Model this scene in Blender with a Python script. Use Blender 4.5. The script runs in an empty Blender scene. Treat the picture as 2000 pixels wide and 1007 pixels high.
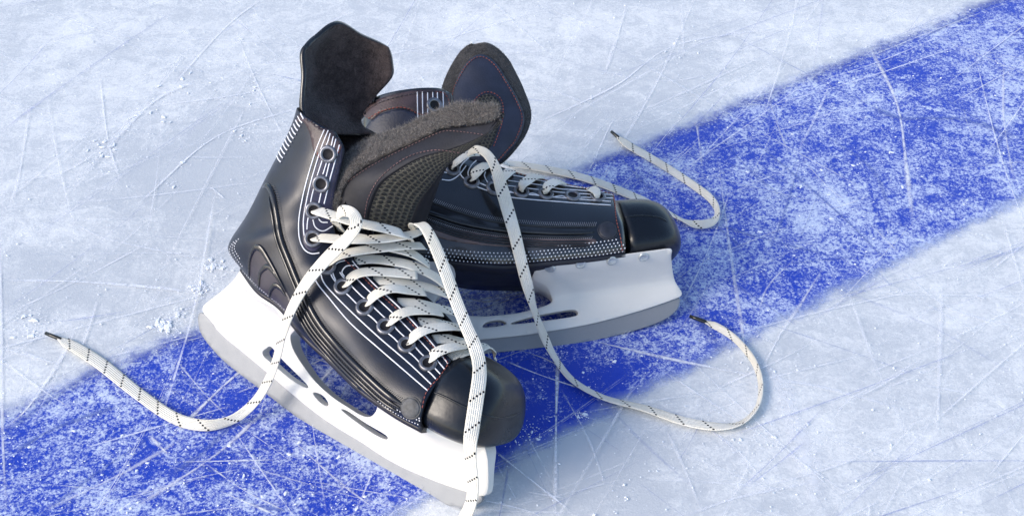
import bpy, math, random
import numpy as np
from mathutils import Vector
from mathutils.bvhtree import BVHTree
from mathutils.geometry import delaunay_2d_cdt
random.seed(7); rng = np.random.default_rng(7)
R = math.radians
scene = bpy.context.scene
COL = scene.collection

# ------------------------------------------------------------------ camera, sky, sun
PITCH, DIST, FPX = 41.0, 1.15, 2778.0
FW = np.array([0, math.cos(R(PITCH)), -math.sin(R(PITCH))])
RT = np.array([1.0, 0, 0]); UP = np.cross(RT, FW)
CP = -FW * DIST
cd = bpy.data.cameras.new('camera'); cam = bpy.data.objects.new('camera', cd); COL.objects.link(cam)
cam.location = CP.tolist(); cam.rotation_euler = (R(90 - PITCH), 0, 0)
cd.sensor_width = 36; cd.lens = FPX / 2000 * 36; cd.clip_start = .02; cd.clip_end = 200
scene.camera = cam
w = bpy.data.worlds.new('World'); scene.world = w; w.use_nodes = True
nt = w.node_tree; bg = nt.nodes['Background']
SUN_AZ = math.atan2(-0.42, -0.9)          # where the sun stands, seen from above
SUN_EL = R(33)
sky = nt.nodes.new('ShaderNodeTexSky'); sky.sky_type = 'NISHITA'; sky.sun_disc = False
sky.sun_elevation = SUN_EL; sky.sun_rotation = math.pi / 2 - SUN_AZ
sky.air_density = 1.0; sky.dust_density = 1.4; sky.ozone_density = 1.0
nt.links.new(sky.outputs[0], bg.inputs[0]); bg.inputs[1].default_value = 0.15
sl = bpy.data.lights.new('sun', 'SUN'); so = bpy.data.objects.new('sun', sl); COL.objects.link(so)
sl.energy = 1.2; sl.angle = R(22); sl.color = (1.0, .91, .80)
sv = Vector((math.cos(SUN_AZ) * math.cos(SUN_EL), math.sin(SUN_AZ) * math.cos(SUN_EL), math.sin(SUN_EL)))
so.rotation_euler = sv.to_track_quat('Z', 'Y').to_euler()
scene.view_settings.view_transform = 'Standard'; scene.view_settings.look = 'None'
scene.view_settings.gamma = 1; scene.view_settings.exposure = 0.88
scene.cycles.transparent_max_bounces = 32

def ray(px, py):
    v = FW * FPX + RT * (px - 1000) - UP * (py - 503.5); return v / np.linalg.norm(v)
def ice(px, py, z=0.0):
    d = ray(px, py); return CP + d * ((z - CP[2]) / d[2])

# ------------------------------------------------------------------ node helpers
class E:
    """tiny expression wrapper round Math nodes"""
    def __init__(s, nt, sock): s.nt = nt; s.s = sock
    def _m(s, op, *a, clamp=False):
        n = s.nt.nodes.new('ShaderNodeMath'); n.operation = op; n.use_clamp = clamp
        for i, v in enumerate((s,) + a):
            if isinstance(v, E): s.nt.links.new(v.s, n.inputs[i])
            else: n.inputs[i].default_value = v
        return E(s.nt, n.outputs[0])
    def __add__(s, o): return s._m('ADD', o)
    def __sub__(s, o): return s._m('SUBTRACT', o)
    def __mul__(s, o): return s._m('MULTIPLY', o)
    def __truediv__(s, o): return s._m('DIVIDE', o)
    def lt(s, o): return s._m('LESS_THAN', o)
    def gt(s, o): return s._m('GREATER_THAN', o)
    def fract(s): return s._m('FRACT')
    def floor(s): return s._m('FLOOR')
    def abs(s): return s._m('ABSOLUTE')
    def pow(s, o): return s._m('POWER', o)
    def sin(s): return s._m('SINE')
    def mx(s, o): return s._m('MAXIMUM', o)
    def mn(s, o): return s._m('MINIMUM', o)
    def step(s, a, b):
        n = s.nt.nodes.new('ShaderNodeMapRange'); n.interpolation_type = 'SMOOTHSTEP'
        s.nt.links.new(s.s, n.inputs[0]); n.inputs[1].default_value = a; n.inputs[2].default_value = b
        return E(s.nt, n.outputs[0])
def noise(nt, vec, scale, detail=4, rough=.6, dist=0):
    n = nt.nodes.new('ShaderNodeTexNoise'); n.inputs['Scale'].default_value = scale
    n.inputs['Detail'].default_value = detail; n.inputs['Roughness'].default_value = rough; n.inputs['Distortion'].default_value = dist
    nt.links.new(vec, n.inputs['Vector']); return E(nt, n.outputs['Fac'])
def voro(nt, vec, scale, feat='F1'):
    n = nt.nodes.new('ShaderNodeTexVoronoi'); n.feature = feat; n.inputs['Scale'].default_value = scale
    nt.links.new(vec, n.inputs['Vector']); return n
def mapping(nt, vec, rot=0, sc=(1, 1, 1), loc=(0, 0, 0)):
    n = nt.nodes.new('ShaderNodeMapping'); n.inputs['Rotation'].default_value = (0, 0, rot)
    n.inputs['Scale'].default_value = sc; n.inputs['Location'].default_value = loc
    nt.links.new(vec, n.inputs[0]); return n.outputs[0]
def mixc(nt, f, a, b):
    n = nt.nodes.new('ShaderNodeMix'); n.data_type = 'RGBA'
    if isinstance(f, E): nt.links.new(f.s, n.inputs[0])
    else: n.inputs[0].default_value = f
    for k, v in ((6, a), (7, b)):
        if isinstance(v, tuple): n.inputs[k].default_value = (*v, 1)
        else: nt.links.new(v, n.inputs[k])
    return n.outputs[2]
def newmat(name):
    m = bpy.data.materials.new(name); m.use_nodes = True
    nt = m.node_tree; b = nt.nodes['Principled BSDF']; co = nt.nodes.new('ShaderNodeTexCoord')
    return m, nt, b, co
def bump(nt, b, h, strength, dist):
    n = nt.nodes.new('ShaderNodeBump'); n.inputs['Strength'].default_value = strength; n.inputs['Distance'].default_value = dist
    nt.links.new(h.s, n.inputs['Height']); nt.links.new(n.outputs[0], b.inputs['Normal'])
def simple(name, col, rough, metal=0, coat=0, var=.25, nscale=90, bumpd=0.0, bscale=600, spec=.5, sheen=0):
    m, nt, b, co = newmat(name); o = co.outputs['Object']
    f = noise(nt, o, nscale, 5)
    a = tuple(c * (1 - var) for c in col); c2 = tuple(min(1, c * (1 + var)) for c in col)
    nt.links.new(mixc(nt, f.step(.3, .7), a, c2), b.inputs['Base Color'])
    r = noise(nt, o, nscale * 2.3, 4) * .22 + (rough - .11)
    nt.links.new(r.s, b.inputs['Roughness'])
    b.inputs['Metallic'].default_value = metal; b.inputs['Coat Weight'].default_value = coat
    b.inputs['Coat Roughness'].default_value = .12; b.inputs['Specular IOR Level'].default_value = spec
    b.inputs['Sheen Weight'].default_value = sheen; b.inputs['Sheen Roughness'].default_value = .5
    if bumpd: bump(nt, b, noise(nt, o, bscale, 3), .7, bumpd)
    return m

M = {}
M['boot'] = simple('navy_black_synthetic', (.0070, .0110, .024), .32, coat=.0, spec=.40, var=.3, nscale=40, bumpd=.00012, bscale=1500)
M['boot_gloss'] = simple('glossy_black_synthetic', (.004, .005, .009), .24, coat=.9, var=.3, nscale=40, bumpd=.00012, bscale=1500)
M['ribbed'] = simple('ribbed_purple_brown', (.055, .036, .040), .42, var=.3, bumpd=.0004, bscale=700)
M['arcpanel'] = simple('satin_plum_grey', (.035, .030, .042), .38, var=.2)
M['indigo'] = simple('indigo_facing', (.022, .020, .050), .45, var=.25, bumpd=.0002, bscale=900)
M['black'] = simple('black_gloss', (.006, .006, .008), .25, coat=.3)
M['matt_black'] = simple('matt_black', (.010, .009, .012), .7, spec=.3)
M['cap'] = simple('black_moulded_plastic', (.005, .0075, .013), .30, coat=.10, spec=.36, var=.3, nscale=25, bumpd=.0005, bscale=60)
M['sole'] = simple('dark_outsole', (.012, .012, .020), .45, nscale=30)
M['white_print'] = simple('white_print', (.78, .78, .82), .5, var=.08)
M['red_thread'] = simple('red_brown_thread', (.22, .055, .045), .7, var=.3)
M['pink_thread'] = simple('dull_pink_thread', (.16, .09, .09), .7, var=.3)
M['dark_thread'] = simple('dark_thread', (.035, .03, .04), .6)
M['holder'] = simple('white_moulded_plastic', (.67, .655, .62), .42, coat=.1, var=.03, nscale=30, bumpd=.0003, bscale=80)
def holder_mat():
    m = M['holder']; nt = m.node_tree; b = nt.nodes['Principled BSDF']; o = [n for n in nt.nodes if n.type == 'TEX_COORD'][0].outputs['Object']
    src = b.inputs['Base Color'].links[0].from_socket
    a = noise(nt, mapping(nt, o, R(35), (60, 3, 3)), 5, 4, .7).step(.66, .74) * noise(nt, o, 14, 3).step(.5, .65)
    nt.links.new(mixc(nt, a * .45, src, (.30, .29, .30)), b.inputs['Base Color'])
holder_mat()
M['eyelet'] = simple('dull_gunmetal', (.20, .20, .22), .36, metal=.7, var=.3, nscale=300)
M['rivet'] = simple('zinc_rivet', (.50, .53, .53), .35, metal=.45, var=.2, nscale=300)
M['glint'] = simple('painted_glint_emboss', (.20, .20, .22), .3)  # grey lightened to paint glints on the raised ticks
M['copper_sheen'] = simple('painted_copper_sheen', (.11, .070, .062), .3, coat=.4, var=.35, nscale=60)  # coppery reflection painted into the colour
M['badge'] = simple('grey_rubber_badge', (.075, .075, .078), .55, var=.35, nscale=200, bumpd=.0004)
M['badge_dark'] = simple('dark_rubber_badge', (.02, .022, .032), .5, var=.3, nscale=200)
M['aglet'] = simple('black_plastic_tip', (.008, .010, .010), .25)
M['tonguepanel'] = simple('charcoal_tongue_leather', (.020, .020, .026), .6, spec=.3, var=.25, nscale=60, bumpd=.0003, bscale=700)
M['tongue_navy'] = simple('navy_tongue_leather', (.020, .024, .044), .45, var=.2, nscale=60, bumpd=.0003, bscale=700)
M['snow'] = simple('packed_snow', (.86, .89, .95), .6, var=.05, nscale=300)

def felt_mat(name, dark, light):
    m, nt, b, co = newmat(name); o = co.outputs['Object']
    f = noise(nt, o, 420, 6, .75, 1.5) * .6 + noise(nt, o, 90, 5, .7, 1) * .4
    nt.links.new(mixc(nt, f.step(.38, .68), dark, light), b.inputs['Base Color'])
    b.inputs['Roughness'].default_value = .95; b.inputs['Specular IOR Level'].default_value = .1
    b.inputs['Sheen Weight'].default_value = .25
    bump(nt, b, f, 1, .0015); return m
M['felt'] = felt_mat('grey_felt', (.022, .019, .018), (.15, .13, .118))
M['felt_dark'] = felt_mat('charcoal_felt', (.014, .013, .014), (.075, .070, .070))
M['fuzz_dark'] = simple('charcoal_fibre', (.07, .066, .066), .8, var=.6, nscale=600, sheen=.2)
M['lining'] = felt_mat('brown_black_lining', (.026, .019, .019), (.095, .072, .069))
M['fuzz'] = simple('felt_fibre', (.20, .18, .165), .8, var=.6, nscale=600, sheen=.3)

def blade_mat():
    m, nt, b, co = newmat('brushed_steel'); uv = co.outputs['UV']
    f = noise(nt, mapping(nt, uv, 0, (.9, 30, 1)), 3, 6, .7); g = noise(nt, uv, 1.2, 4)
    nt.links.new(mixc(nt, f, (.19, .20, .215), (.33, .34, .36)), b.inputs['Base Color'])
    nt.links.new((g * .2 + .42).s, b.inputs['Roughness']); b.inputs['Metallic'].default_value = .35; b.inputs['Specular IOR Level'].default_value = .3
    bump(nt, b, f, .4, .0002); return m
M['steel'] = blade_mat()

def mesh_mat():
    m, nt, b, co = newmat('olive_black_air_mesh')
    sx = nt.nodes.new('ShaderNodeSeparateXYZ'); nt.links.new(co.outputs['UV'], sx.inputs[0])
    u, v = E(nt, sx.outputs[0]), E(nt, sx.outputs[1])           # cm
    vv = v / .26; row = vv.floor(); par = (row / 2).fract() * 2
    uu = u / .30 + par * .5
    du = uu.fract() - .5; dv = vv.fract() - .5
    d = (du * du + dv * dv * .8).pow(.5)
    hole = d.step(.40, .25)
    n = noise(nt, co.outputs['UV'], 9, 4, .8)
    c = mixc(nt, n.step(.45, .72), (.035, .032, .026), (.16, .145, .10))
    nt.links.new(mixc(nt, hole, c, (.003, .003, .004)), b.inputs['Base Color'])
    b.inputs['Roughness'].default_value = .5
    h = hole * -1.0 + n * .5; bump(nt, b, h, 1, .0012); return m
M['airmesh'] = mesh_mat()

def lace_mat():
    m, nt, b, co = newmat('white_woven_lace')
    sx = nt.nodes.new('ShaderNodeSeparateXYZ'); nt.links.new(co.outputs['UV'], sx.inputs[0])
    u, v = E(nt, sx.outputs[0]), E(nt, sx.outputs[1])           # u cm along, v 0..1 across
    vq = (v * -5).floor() / 5 + 1
    a = ((u + vq * .95) / 2.05).fract() * 2.05
    tick = a.lt(.15) * ((v * 5).fract() - .5).abs().lt(.36)
    rib = ((v * 6.2832 * 7).sin()) ; wv = ((u * 6.2832 * 9 + (v * 7).floor() * 3.1).sin())
    n = noise(nt, co.outputs['Object'], 45, 4); n2 = noise(nt, co.outputs['Object'], 500, 3)
    c = mixc(nt, n.step(.35, .7), (.85, .80, .69), (.90, .87, .79))
    c = mixc(nt, n2.step(.5, .75) * .25, c, (.55, .52, .46))
    nt.links.new(mixc(nt, tick, c, (.010, .010, .018)), b.inputs['Base Color'])
    b.inputs['Roughness'].default_value = .85; b.inputs['Specular IOR Level'].default_value = .2
    bump(nt, b, rib * .6 + wv * .4 + n2, .8, .0004); return m
M['lace'] = lace_mat()

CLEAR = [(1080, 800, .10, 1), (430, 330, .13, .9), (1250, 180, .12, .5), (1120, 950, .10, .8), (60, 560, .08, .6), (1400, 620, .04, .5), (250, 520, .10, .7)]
# ice: frost speckle over deep ice; the same node recipe for the white ice and for the blue line under it
def ice_mat(name, deep, frost, blue, edge=None):
    m, nt, b, co = newmat(name); geo = nt.nodes.new('ShaderNodeNewGeometry'); o = geo.outputs['Position']
    sx0 = nt.nodes.new('ShaderNodeSeparateXYZ'); nt.links.new(o, sx0.inputs[0]); X0, Y0 = E(nt, sx0.outputs[0]), E(nt, sx0.outputs[1])
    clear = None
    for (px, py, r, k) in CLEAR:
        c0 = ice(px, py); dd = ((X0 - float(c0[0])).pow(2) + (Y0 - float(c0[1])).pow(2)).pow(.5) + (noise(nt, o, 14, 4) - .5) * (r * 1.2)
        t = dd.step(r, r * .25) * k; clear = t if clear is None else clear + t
    big = noise(nt, mapping(nt, o, R(-25), (1, 1.8, 1)), 5.5, 5, .62, .6)
    mid = noise(nt, mapping(nt, o, R(-40), (1, 1.3, 1)), 42, 6, .72, .8)
    fine = noise(nt, o, 300, 5, .8, .5)
    strk = noise(nt, mapping(nt, o, R(-55), (9, 1, 1)), 7, 6, .7, .3)
    strk2 = noise(nt, mapping(nt, o, R(28), (9, 1, 1)), 6, 6, .7, .3)
    grit = noise(nt, o, 620, 3, .7)
    f = (big - .5) * (1.35 if blue else 1.5) + (mid - .5) * 1.7 + (fine - .5) * (2.3 if blue else 1.5) + (grit - .5) * (1.6 if blue else .8) + (strk - .5) * .5 + (strk2 - .5) * .35
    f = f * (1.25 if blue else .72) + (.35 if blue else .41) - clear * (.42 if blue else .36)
    if blue: f = f + (X0 - .05).mx(0).mn(.5) * .16 - (noise(nt, mapping(nt, o, R(-62), (7, 1, 1)), 9, 3).step(.60, .72)) * .30
    fr = f.step(0, 1)
    sp = noise(nt, o, 430, 3, .6).step(.62, .70) * mid.step(.44, .60)        # bright grains of snow
    c = mixc(nt, fr, deep, frost); c = mixc(nt, sp * .65, c, (.86, .89, .97))
    if blue:                                                            # dark clear veins
        c = mixc(nt, strk.step(.60, .74) * .55, c, deep)
    nt.links.new(c, b.inputs['Base Color'])
    nt.links.new((fr * .40 + .14).s, b.inputs['Roughness']); b.inputs['IOR'].default_value = 1.31
    h = f.step(-.5, 1.5) + fine * .5 + sp
    bump(nt, b, h, .4, .0010)
    if edge:
        # the painted line under the ice: soft uneven borders
        p0, d, wd = edge; nn = (-d[1], d[0])
        sx = nt.nodes.new('ShaderNodeSeparateXYZ'); nt.links.new(o, sx.inputs[0]); X, Y = E(nt, sx.outputs[0]), E(nt, sx.outputs[1])
        t = (X - float(p0[0])) * float(nn[0]) + (Y - float(p0[1])) * float(nn[1]) + (noise(nt, o, 30, 5, .7) - .5) * .030 + (fine - .5) * .012
        a = t.step(-.006, .012) * (t * -1.0 + wd + (X - .1).mx(0) * -.012).step(-.006, .022)
        nt.links.new(a.s, b.inputs['Alpha'])
        inn = t.step(-.002, .014) * (t * -1.0 + wd).step(-.002, .014) * .8 + .2       # the paint thins out at its borders
        nt.links.new(mixc(nt, inn, (.42, .52, .84), c), b.inputs['Base Color'])
    return m

# ------------------------------------------------------------------ object helpers
def link(name, verts, faces, mats, parent=None, uvs=None, smooth=True, fmat=None):
    me = bpy.data.meshes.new(name); off = np.array(parent_world(parent)) if parent else np.zeros(3)
    me.from_pydata([tuple(np.array(v) - off) for v in verts], [], faces); me.update()
    if not isinstance(mats, (list, tuple)): mats = [mats]
    for mm in mats: me.materials.append(mm)
    if smooth: me.polygons.foreach_set('use_smooth', [True] * len(me.polygons))
    if fmat is not None: me.polygons.foreach_set('material_index', list(fmat))
    if uvs is not None:
        ul = me.uv_layers.new(name='UVMap')
        idx = np.empty(len(me.loops), dtype=np.int64); me.loops.foreach_get('vertex_index', idx)
        ul.data.foreach_set('uv', np.asarray(uvs, float)[idx].ravel())
    o = bpy.data.objects.new(name, me); COL.objects.link(o)
    if parent: o.parent = parent
    return o
def parent_world(p):
    v = np.zeros(3)
    while p is not None: v = v + np.array(p.location); p = p.parent
    return v
def cr(pts, n):
    """Catmull-Rom through pts (k,d), n samples per span"""
    P = np.asarray(pts, float); k = len(P)
    P = np.vstack([2 * P[0] - P[1], P, 2 * P[-1] - P[-2]]); out = []
    for i in range(k - 1):
        a, b, c, d = P[i:i + 4]
        for t in np.arange(n) / n:
            out.append(.5 * (2 * b + (c - a) * t + (2 * a - 5 * b + 4 * c - d) * t * t + (3 * b - a - 3 * c + d) * t ** 3))
    out.append(P[-2]); return np.array(out)
def crgrid(C, n, m):
    C = np.asarray(C, float); A = np.stack([cr(C[:, j], n) for j in range(C.shape[1])], 1)
    return np.stack([cr(A[i], m) for i in range(A.shape[0])], 0)
def gnormals(G):
    du = np.gradient(G, axis=0); dv = np.gradient(G, axis=1); N = np.cross(du, dv)
    L = np.linalg.norm(N, axis=2, keepdims=True); L[L < 1e-12] = 1; return N / L
def gfaces(a, b, base=0, flip=False):
    F = []
    for i in range(a - 1):
        for j in range(b - 1):
            q = (base + i * b + j, base + (i + 1) * b + j, base + (i + 1) * b + j + 1, base + i * b + j + 1)
            F.append(q[::-1] if flip else q)
    return F
def slab(name, G, th, mats, parent, outer=None, side=None):
    """a sheet with real thickness th, grown against its normal N (outer = direction the outside faces)"""
    a, b, _ = G.shape; N = gnormals(G)
    if outer is not None and (N * outer).sum(-1).mean() < 0: N = -N
    tt = th if np.ndim(th) else np.full((a, b), th)
    H = G - N * tt[..., None]
    V = np.vstack([G.reshape(-1, 3), H.reshape(-1, 3)]); nb = a * b
    F = gfaces(a, b) + gfaces(a, b, nb, True); fm = [0] * ((a - 1) * (b - 1)) + [1 if len(mats) > 1 else 0] * ((a - 1) * (b - 1))
    rim = [(i, 0) for i in range(a)] + [(a - 1, j) for j in range(1, b)] + [(i, b - 1) for i in range(a - 2, -1, -1)] + [(0, j) for j in range(b - 2, 0, -1)]
    for k in range(len(rim)):
        p, q = rim[k], rim[(k + 1) % len(rim)]; i0, i1 = p[0] * b + p[1], q[0] * b + q[1]
        F.append((i0, i0 + nb, i1 + nb, i1)); fm.append(len(mats) - 1 if len(mats) > 2 else 0)
    # uv in cm
    U = np.zeros((a, b)); Vv = np.zeros((a, b))
    U[1:] = np.cumsum(np.linalg.norm(np.diff(G, axis=0), axis=2), 0) * 100; Vv[:, 1:] = np.cumsum(np.linalg.norm(np.diff(G, axis=1), axis=2), 1) * 100
    U = np.broadcast_to(U.mean(1, keepdims=True), U.shape); Vv = np.broadcast_to(Vv.mean(0, keepdims=True), Vv.shape)
    uv = np.stack([U, Vv], -1).reshape(-1, 2); uv = np.vstack([uv, uv])
    return link(name, V, F, mats, parent, uv, fmat=fm)
def bvh_of(G):
    a, b, _ = G.shape
    return BVHTree.FromPolygons([tuple(v) for v in G.reshape(-1, 3)], gfaces(a, b))
def frames(P):
    T = np.gradient(P, axis=0); T /= np.maximum(np.linalg.norm(T, axis=1, keepdims=True), 1e-9); return T
def tube_mesh(P, r, N=None, k=6, caps=True):
    P = np.asarray(P); T = frames(P); rr = r if np.ndim(r) else np.full(len(P), r)
    if N is None: N = np.tile(np.array([0.13, .21, 1.0]), (len(P), 1))
    S = np.cross(T, N); S /= np.maximum(np.linalg.norm(S, axis=1, keepdims=True), 1e-9); Q = np.cross(S, T)
    V = []; F = []
    for i in range(len(P)):
        for j in range(k):
            an = 2 * math.pi * j / k; V.append(P[i] + (S[i] * math.cos(an) + Q[i] * math.sin(an)) * rr[i])
    for i in range(len(P) - 1):
        for j in range(k):
            F.append((i * k + j, i * k + (j + 1) % k, (i + 1) * k + (j + 1) % k, (i + 1) * k + j))
    if caps: F.append(tuple(range(k))[::-1]); F.append(tuple((len(P) - 1) * k + j for j in range(k)))
    return V, F
class MB:
    def __init__(s): s.V = []; s.F = []; s.uv = []
    def add(s, V, F, uv=None):
        b = len(s.V); s.V += [np.asarray(v) for v in V]; s.F += [tuple(i + b for i in f) for f in F]
        s.uv += list(uv) if uv is not None else [(0, 0)] * len(V)
    def build(s, name, mat, parent, smooth=True):
        return link(name, s.V, s.F, mat, parent, s.uv, smooth) if s.V else None

LACE_W, LACE_T = .0088, .0013
def ribbon(path, nrm, width=LACE_W, th=LACE_T, mb=None, u0=0.0, pinch0=0, pinch1=0, sub=8, flat=1.0):
    """woven flat lace swept along 3-D points; nrm = per-point face normal"""
    PN = cr(np.hstack([path, nrm]), sub); P = PN[:, :3]; N = PN[:, 3:6]
    wv = np.full(len(P), 1.0) if not np.ndim(width) else cr(np.asarray(width)[:, None], sub)[:, 0] / LACE_W
    wd = (width if not np.ndim(width) else LACE_W) * wv
    T = frames(P); S = np.cross(T, N); S /= np.maximum(np.linalg.norm(S, axis=1, keepdims=True), 1e-9); Q = np.cross(S, T)
    L = np.concatenate([[0], np.cumsum(np.linalg.norm(np.diff(P, axis=0), axis=1))])
    n = len(P); f = np.ones(n)
    if pinch0: f *= np.clip(.45 + L / pinch0 * .55, 0, 1)
    if pinch1: f *= np.clip(.35 + (L[-1] - L) / pinch1 * .65, 0, 1)
    prof = [(-.5, 0, 0), (-.44, .42, .04), (-.22, .5, .28), (0, .44, .5), (.22, .5, .72), (.44, .42, .96), (.5, 0, 1), (.44, -.42, .96), (.22, -.5, .72), (0, -.44, .5), (-.22, -.5, .28), (-.44, -.42, .04)]
    V = []; uv = []; F = []; k = len(prof)
    for i in range(n):
        tk = th / max(f[i], .3) ** .5
        for (a, c, t) in prof:
            V.append(P[i] + S[i] * a * wd[i] * f[i] + Q[i] * c * tk); uv.append((L[i] * 100 + u0, t))
    for i in range(n - 1):
        for j in range(k): F.append((i * k + j, i * k + (j + 1) % k, (i + 1) * k + (j + 1) % k, (i + 1) * k + j))
    F.append(tuple(range(k))[::-1]); F.append(tuple((n - 1) * k + j for j in range(k)))
    if mb is None: mb = MB()
    mb.add(V, F, uv); return mb, P, T
def disc(mb, c, n, rings, seg=28):
    """lathe: rings = (radius, height along n)"""
    n = np.asarray(n) / np.linalg.norm(n); a = np.cross(n, [.3, .5, .81]); a /= np.linalg.norm(a); b = np.cross(n, a); V = []; F = []
    for (r, h) in rings:
        for k in range(seg):
            t = 2 * math.pi * k / seg; V.append(np.asarray(c) + (a * math.cos(t) + b * math.sin(t)) * r + n * h)
    for i in range(len(rings) - 1):
        for k in range(seg): F.append((i * seg + k, i * seg + (k + 1) % seg, (i + 1) * seg + (k + 1) % seg, (i + 1) * seg + k))
    F.append(tuple((len(rings) - 1) * seg + k for k in range(seg)))
    mb.add(V, F)

# ------------------------------------------------------------------ the ice
p0 = ice(0, 790)[:2]; p1 = ice(1560, 142)[:2]; ld = (p1 - p0) / np.linalg.norm(p1 - p0); rd = np.array([ld[1], -ld[0]])
LW = .252
DEEP, FROST = (.54, .565, .595), (.89, .89, .875)
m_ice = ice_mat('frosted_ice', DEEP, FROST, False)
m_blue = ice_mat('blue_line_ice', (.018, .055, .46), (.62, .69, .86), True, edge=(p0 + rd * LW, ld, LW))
def sheet(name, c, mat):
    o = link(name, c, [(0, 1, 2, 3)], mat, smooth=False); o['kind'] = 'structure'; return o
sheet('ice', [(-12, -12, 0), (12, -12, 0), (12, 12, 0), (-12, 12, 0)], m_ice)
q0 = p0 + rd * (LW + .03) - ld * 6; q1 = p0 - rd * .03 - ld * 6
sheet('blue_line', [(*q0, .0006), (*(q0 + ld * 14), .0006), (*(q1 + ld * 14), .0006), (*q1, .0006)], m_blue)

def scratch_mat(name, col, base, thr):
    m, nt, b, co = newmat(name); o = nt.nodes.new('ShaderNodeNewGeometry').outputs['Position']
    sx = nt.nodes.new('ShaderNodeSeparateXYZ'); nt.links.new(co.outputs['UV'], sx.inputs[0]); v = E(nt, sx.outputs[1]); st = E(nt, sx.outputs[0])
    edge = ((v - .5).abs() * -2 + 1).step(0, .9)
    n = noise(nt, o, 160, 5, .75).step(thr - .12, thr + .14) * .75 + noise(nt, o, 30, 4).step(.35, .65) * .25
    a = edge * n * st * base
    nt.links.new(a.s, b.inputs['Alpha']); b.inputs['Base Color'].default_value = (*col, 1); b.inputs['Roughness'].default_value = .6
    return m
M['scr_w'] = scratch_mat('snowy_scratch_lit_patch', (.88, .89, .93), 1.0, .43)
M['scr_d'] = scratch_mat('clear_gouge', (.13, .19, .52), .70, .40)
_zi = [0]
def scratch(mb, pts, wpx, strength=1.0):
    P = cr([ice(*p) for p in pts], 10); _zi[0] += 1
    P[:, 2] = .0008 + _zi[0] * .000004
    T = frames(P); S = np.stack([-T[:, 1], T[:, 0], np.zeros(len(T))], 1); n = len(P)
    V = []; uv = []; F = []; ww = wpx / 2400 * (1 + .35 * np.sin(np.linspace(0, 9, n) + random.random() * 6)); tp = np.minimum(1, 5 * np.minimum(np.linspace(0, 1, n), np.linspace(1, 0, n)) + .02)
    for i in range(n):
        V += [P[i] - S[i] * ww[i] / 2, P[i] + S[i] * ww[i] / 2]; uv += [(strength * tp[i], 0), (strength * tp[i], 1)]
    for i in range(n - 1): F.append((2 * i, 2 * i + 1, 2 * i + 3, 2 * i + 2))
    mb.add(V, F, uv)
sw, sd = MB(), MB()
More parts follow.
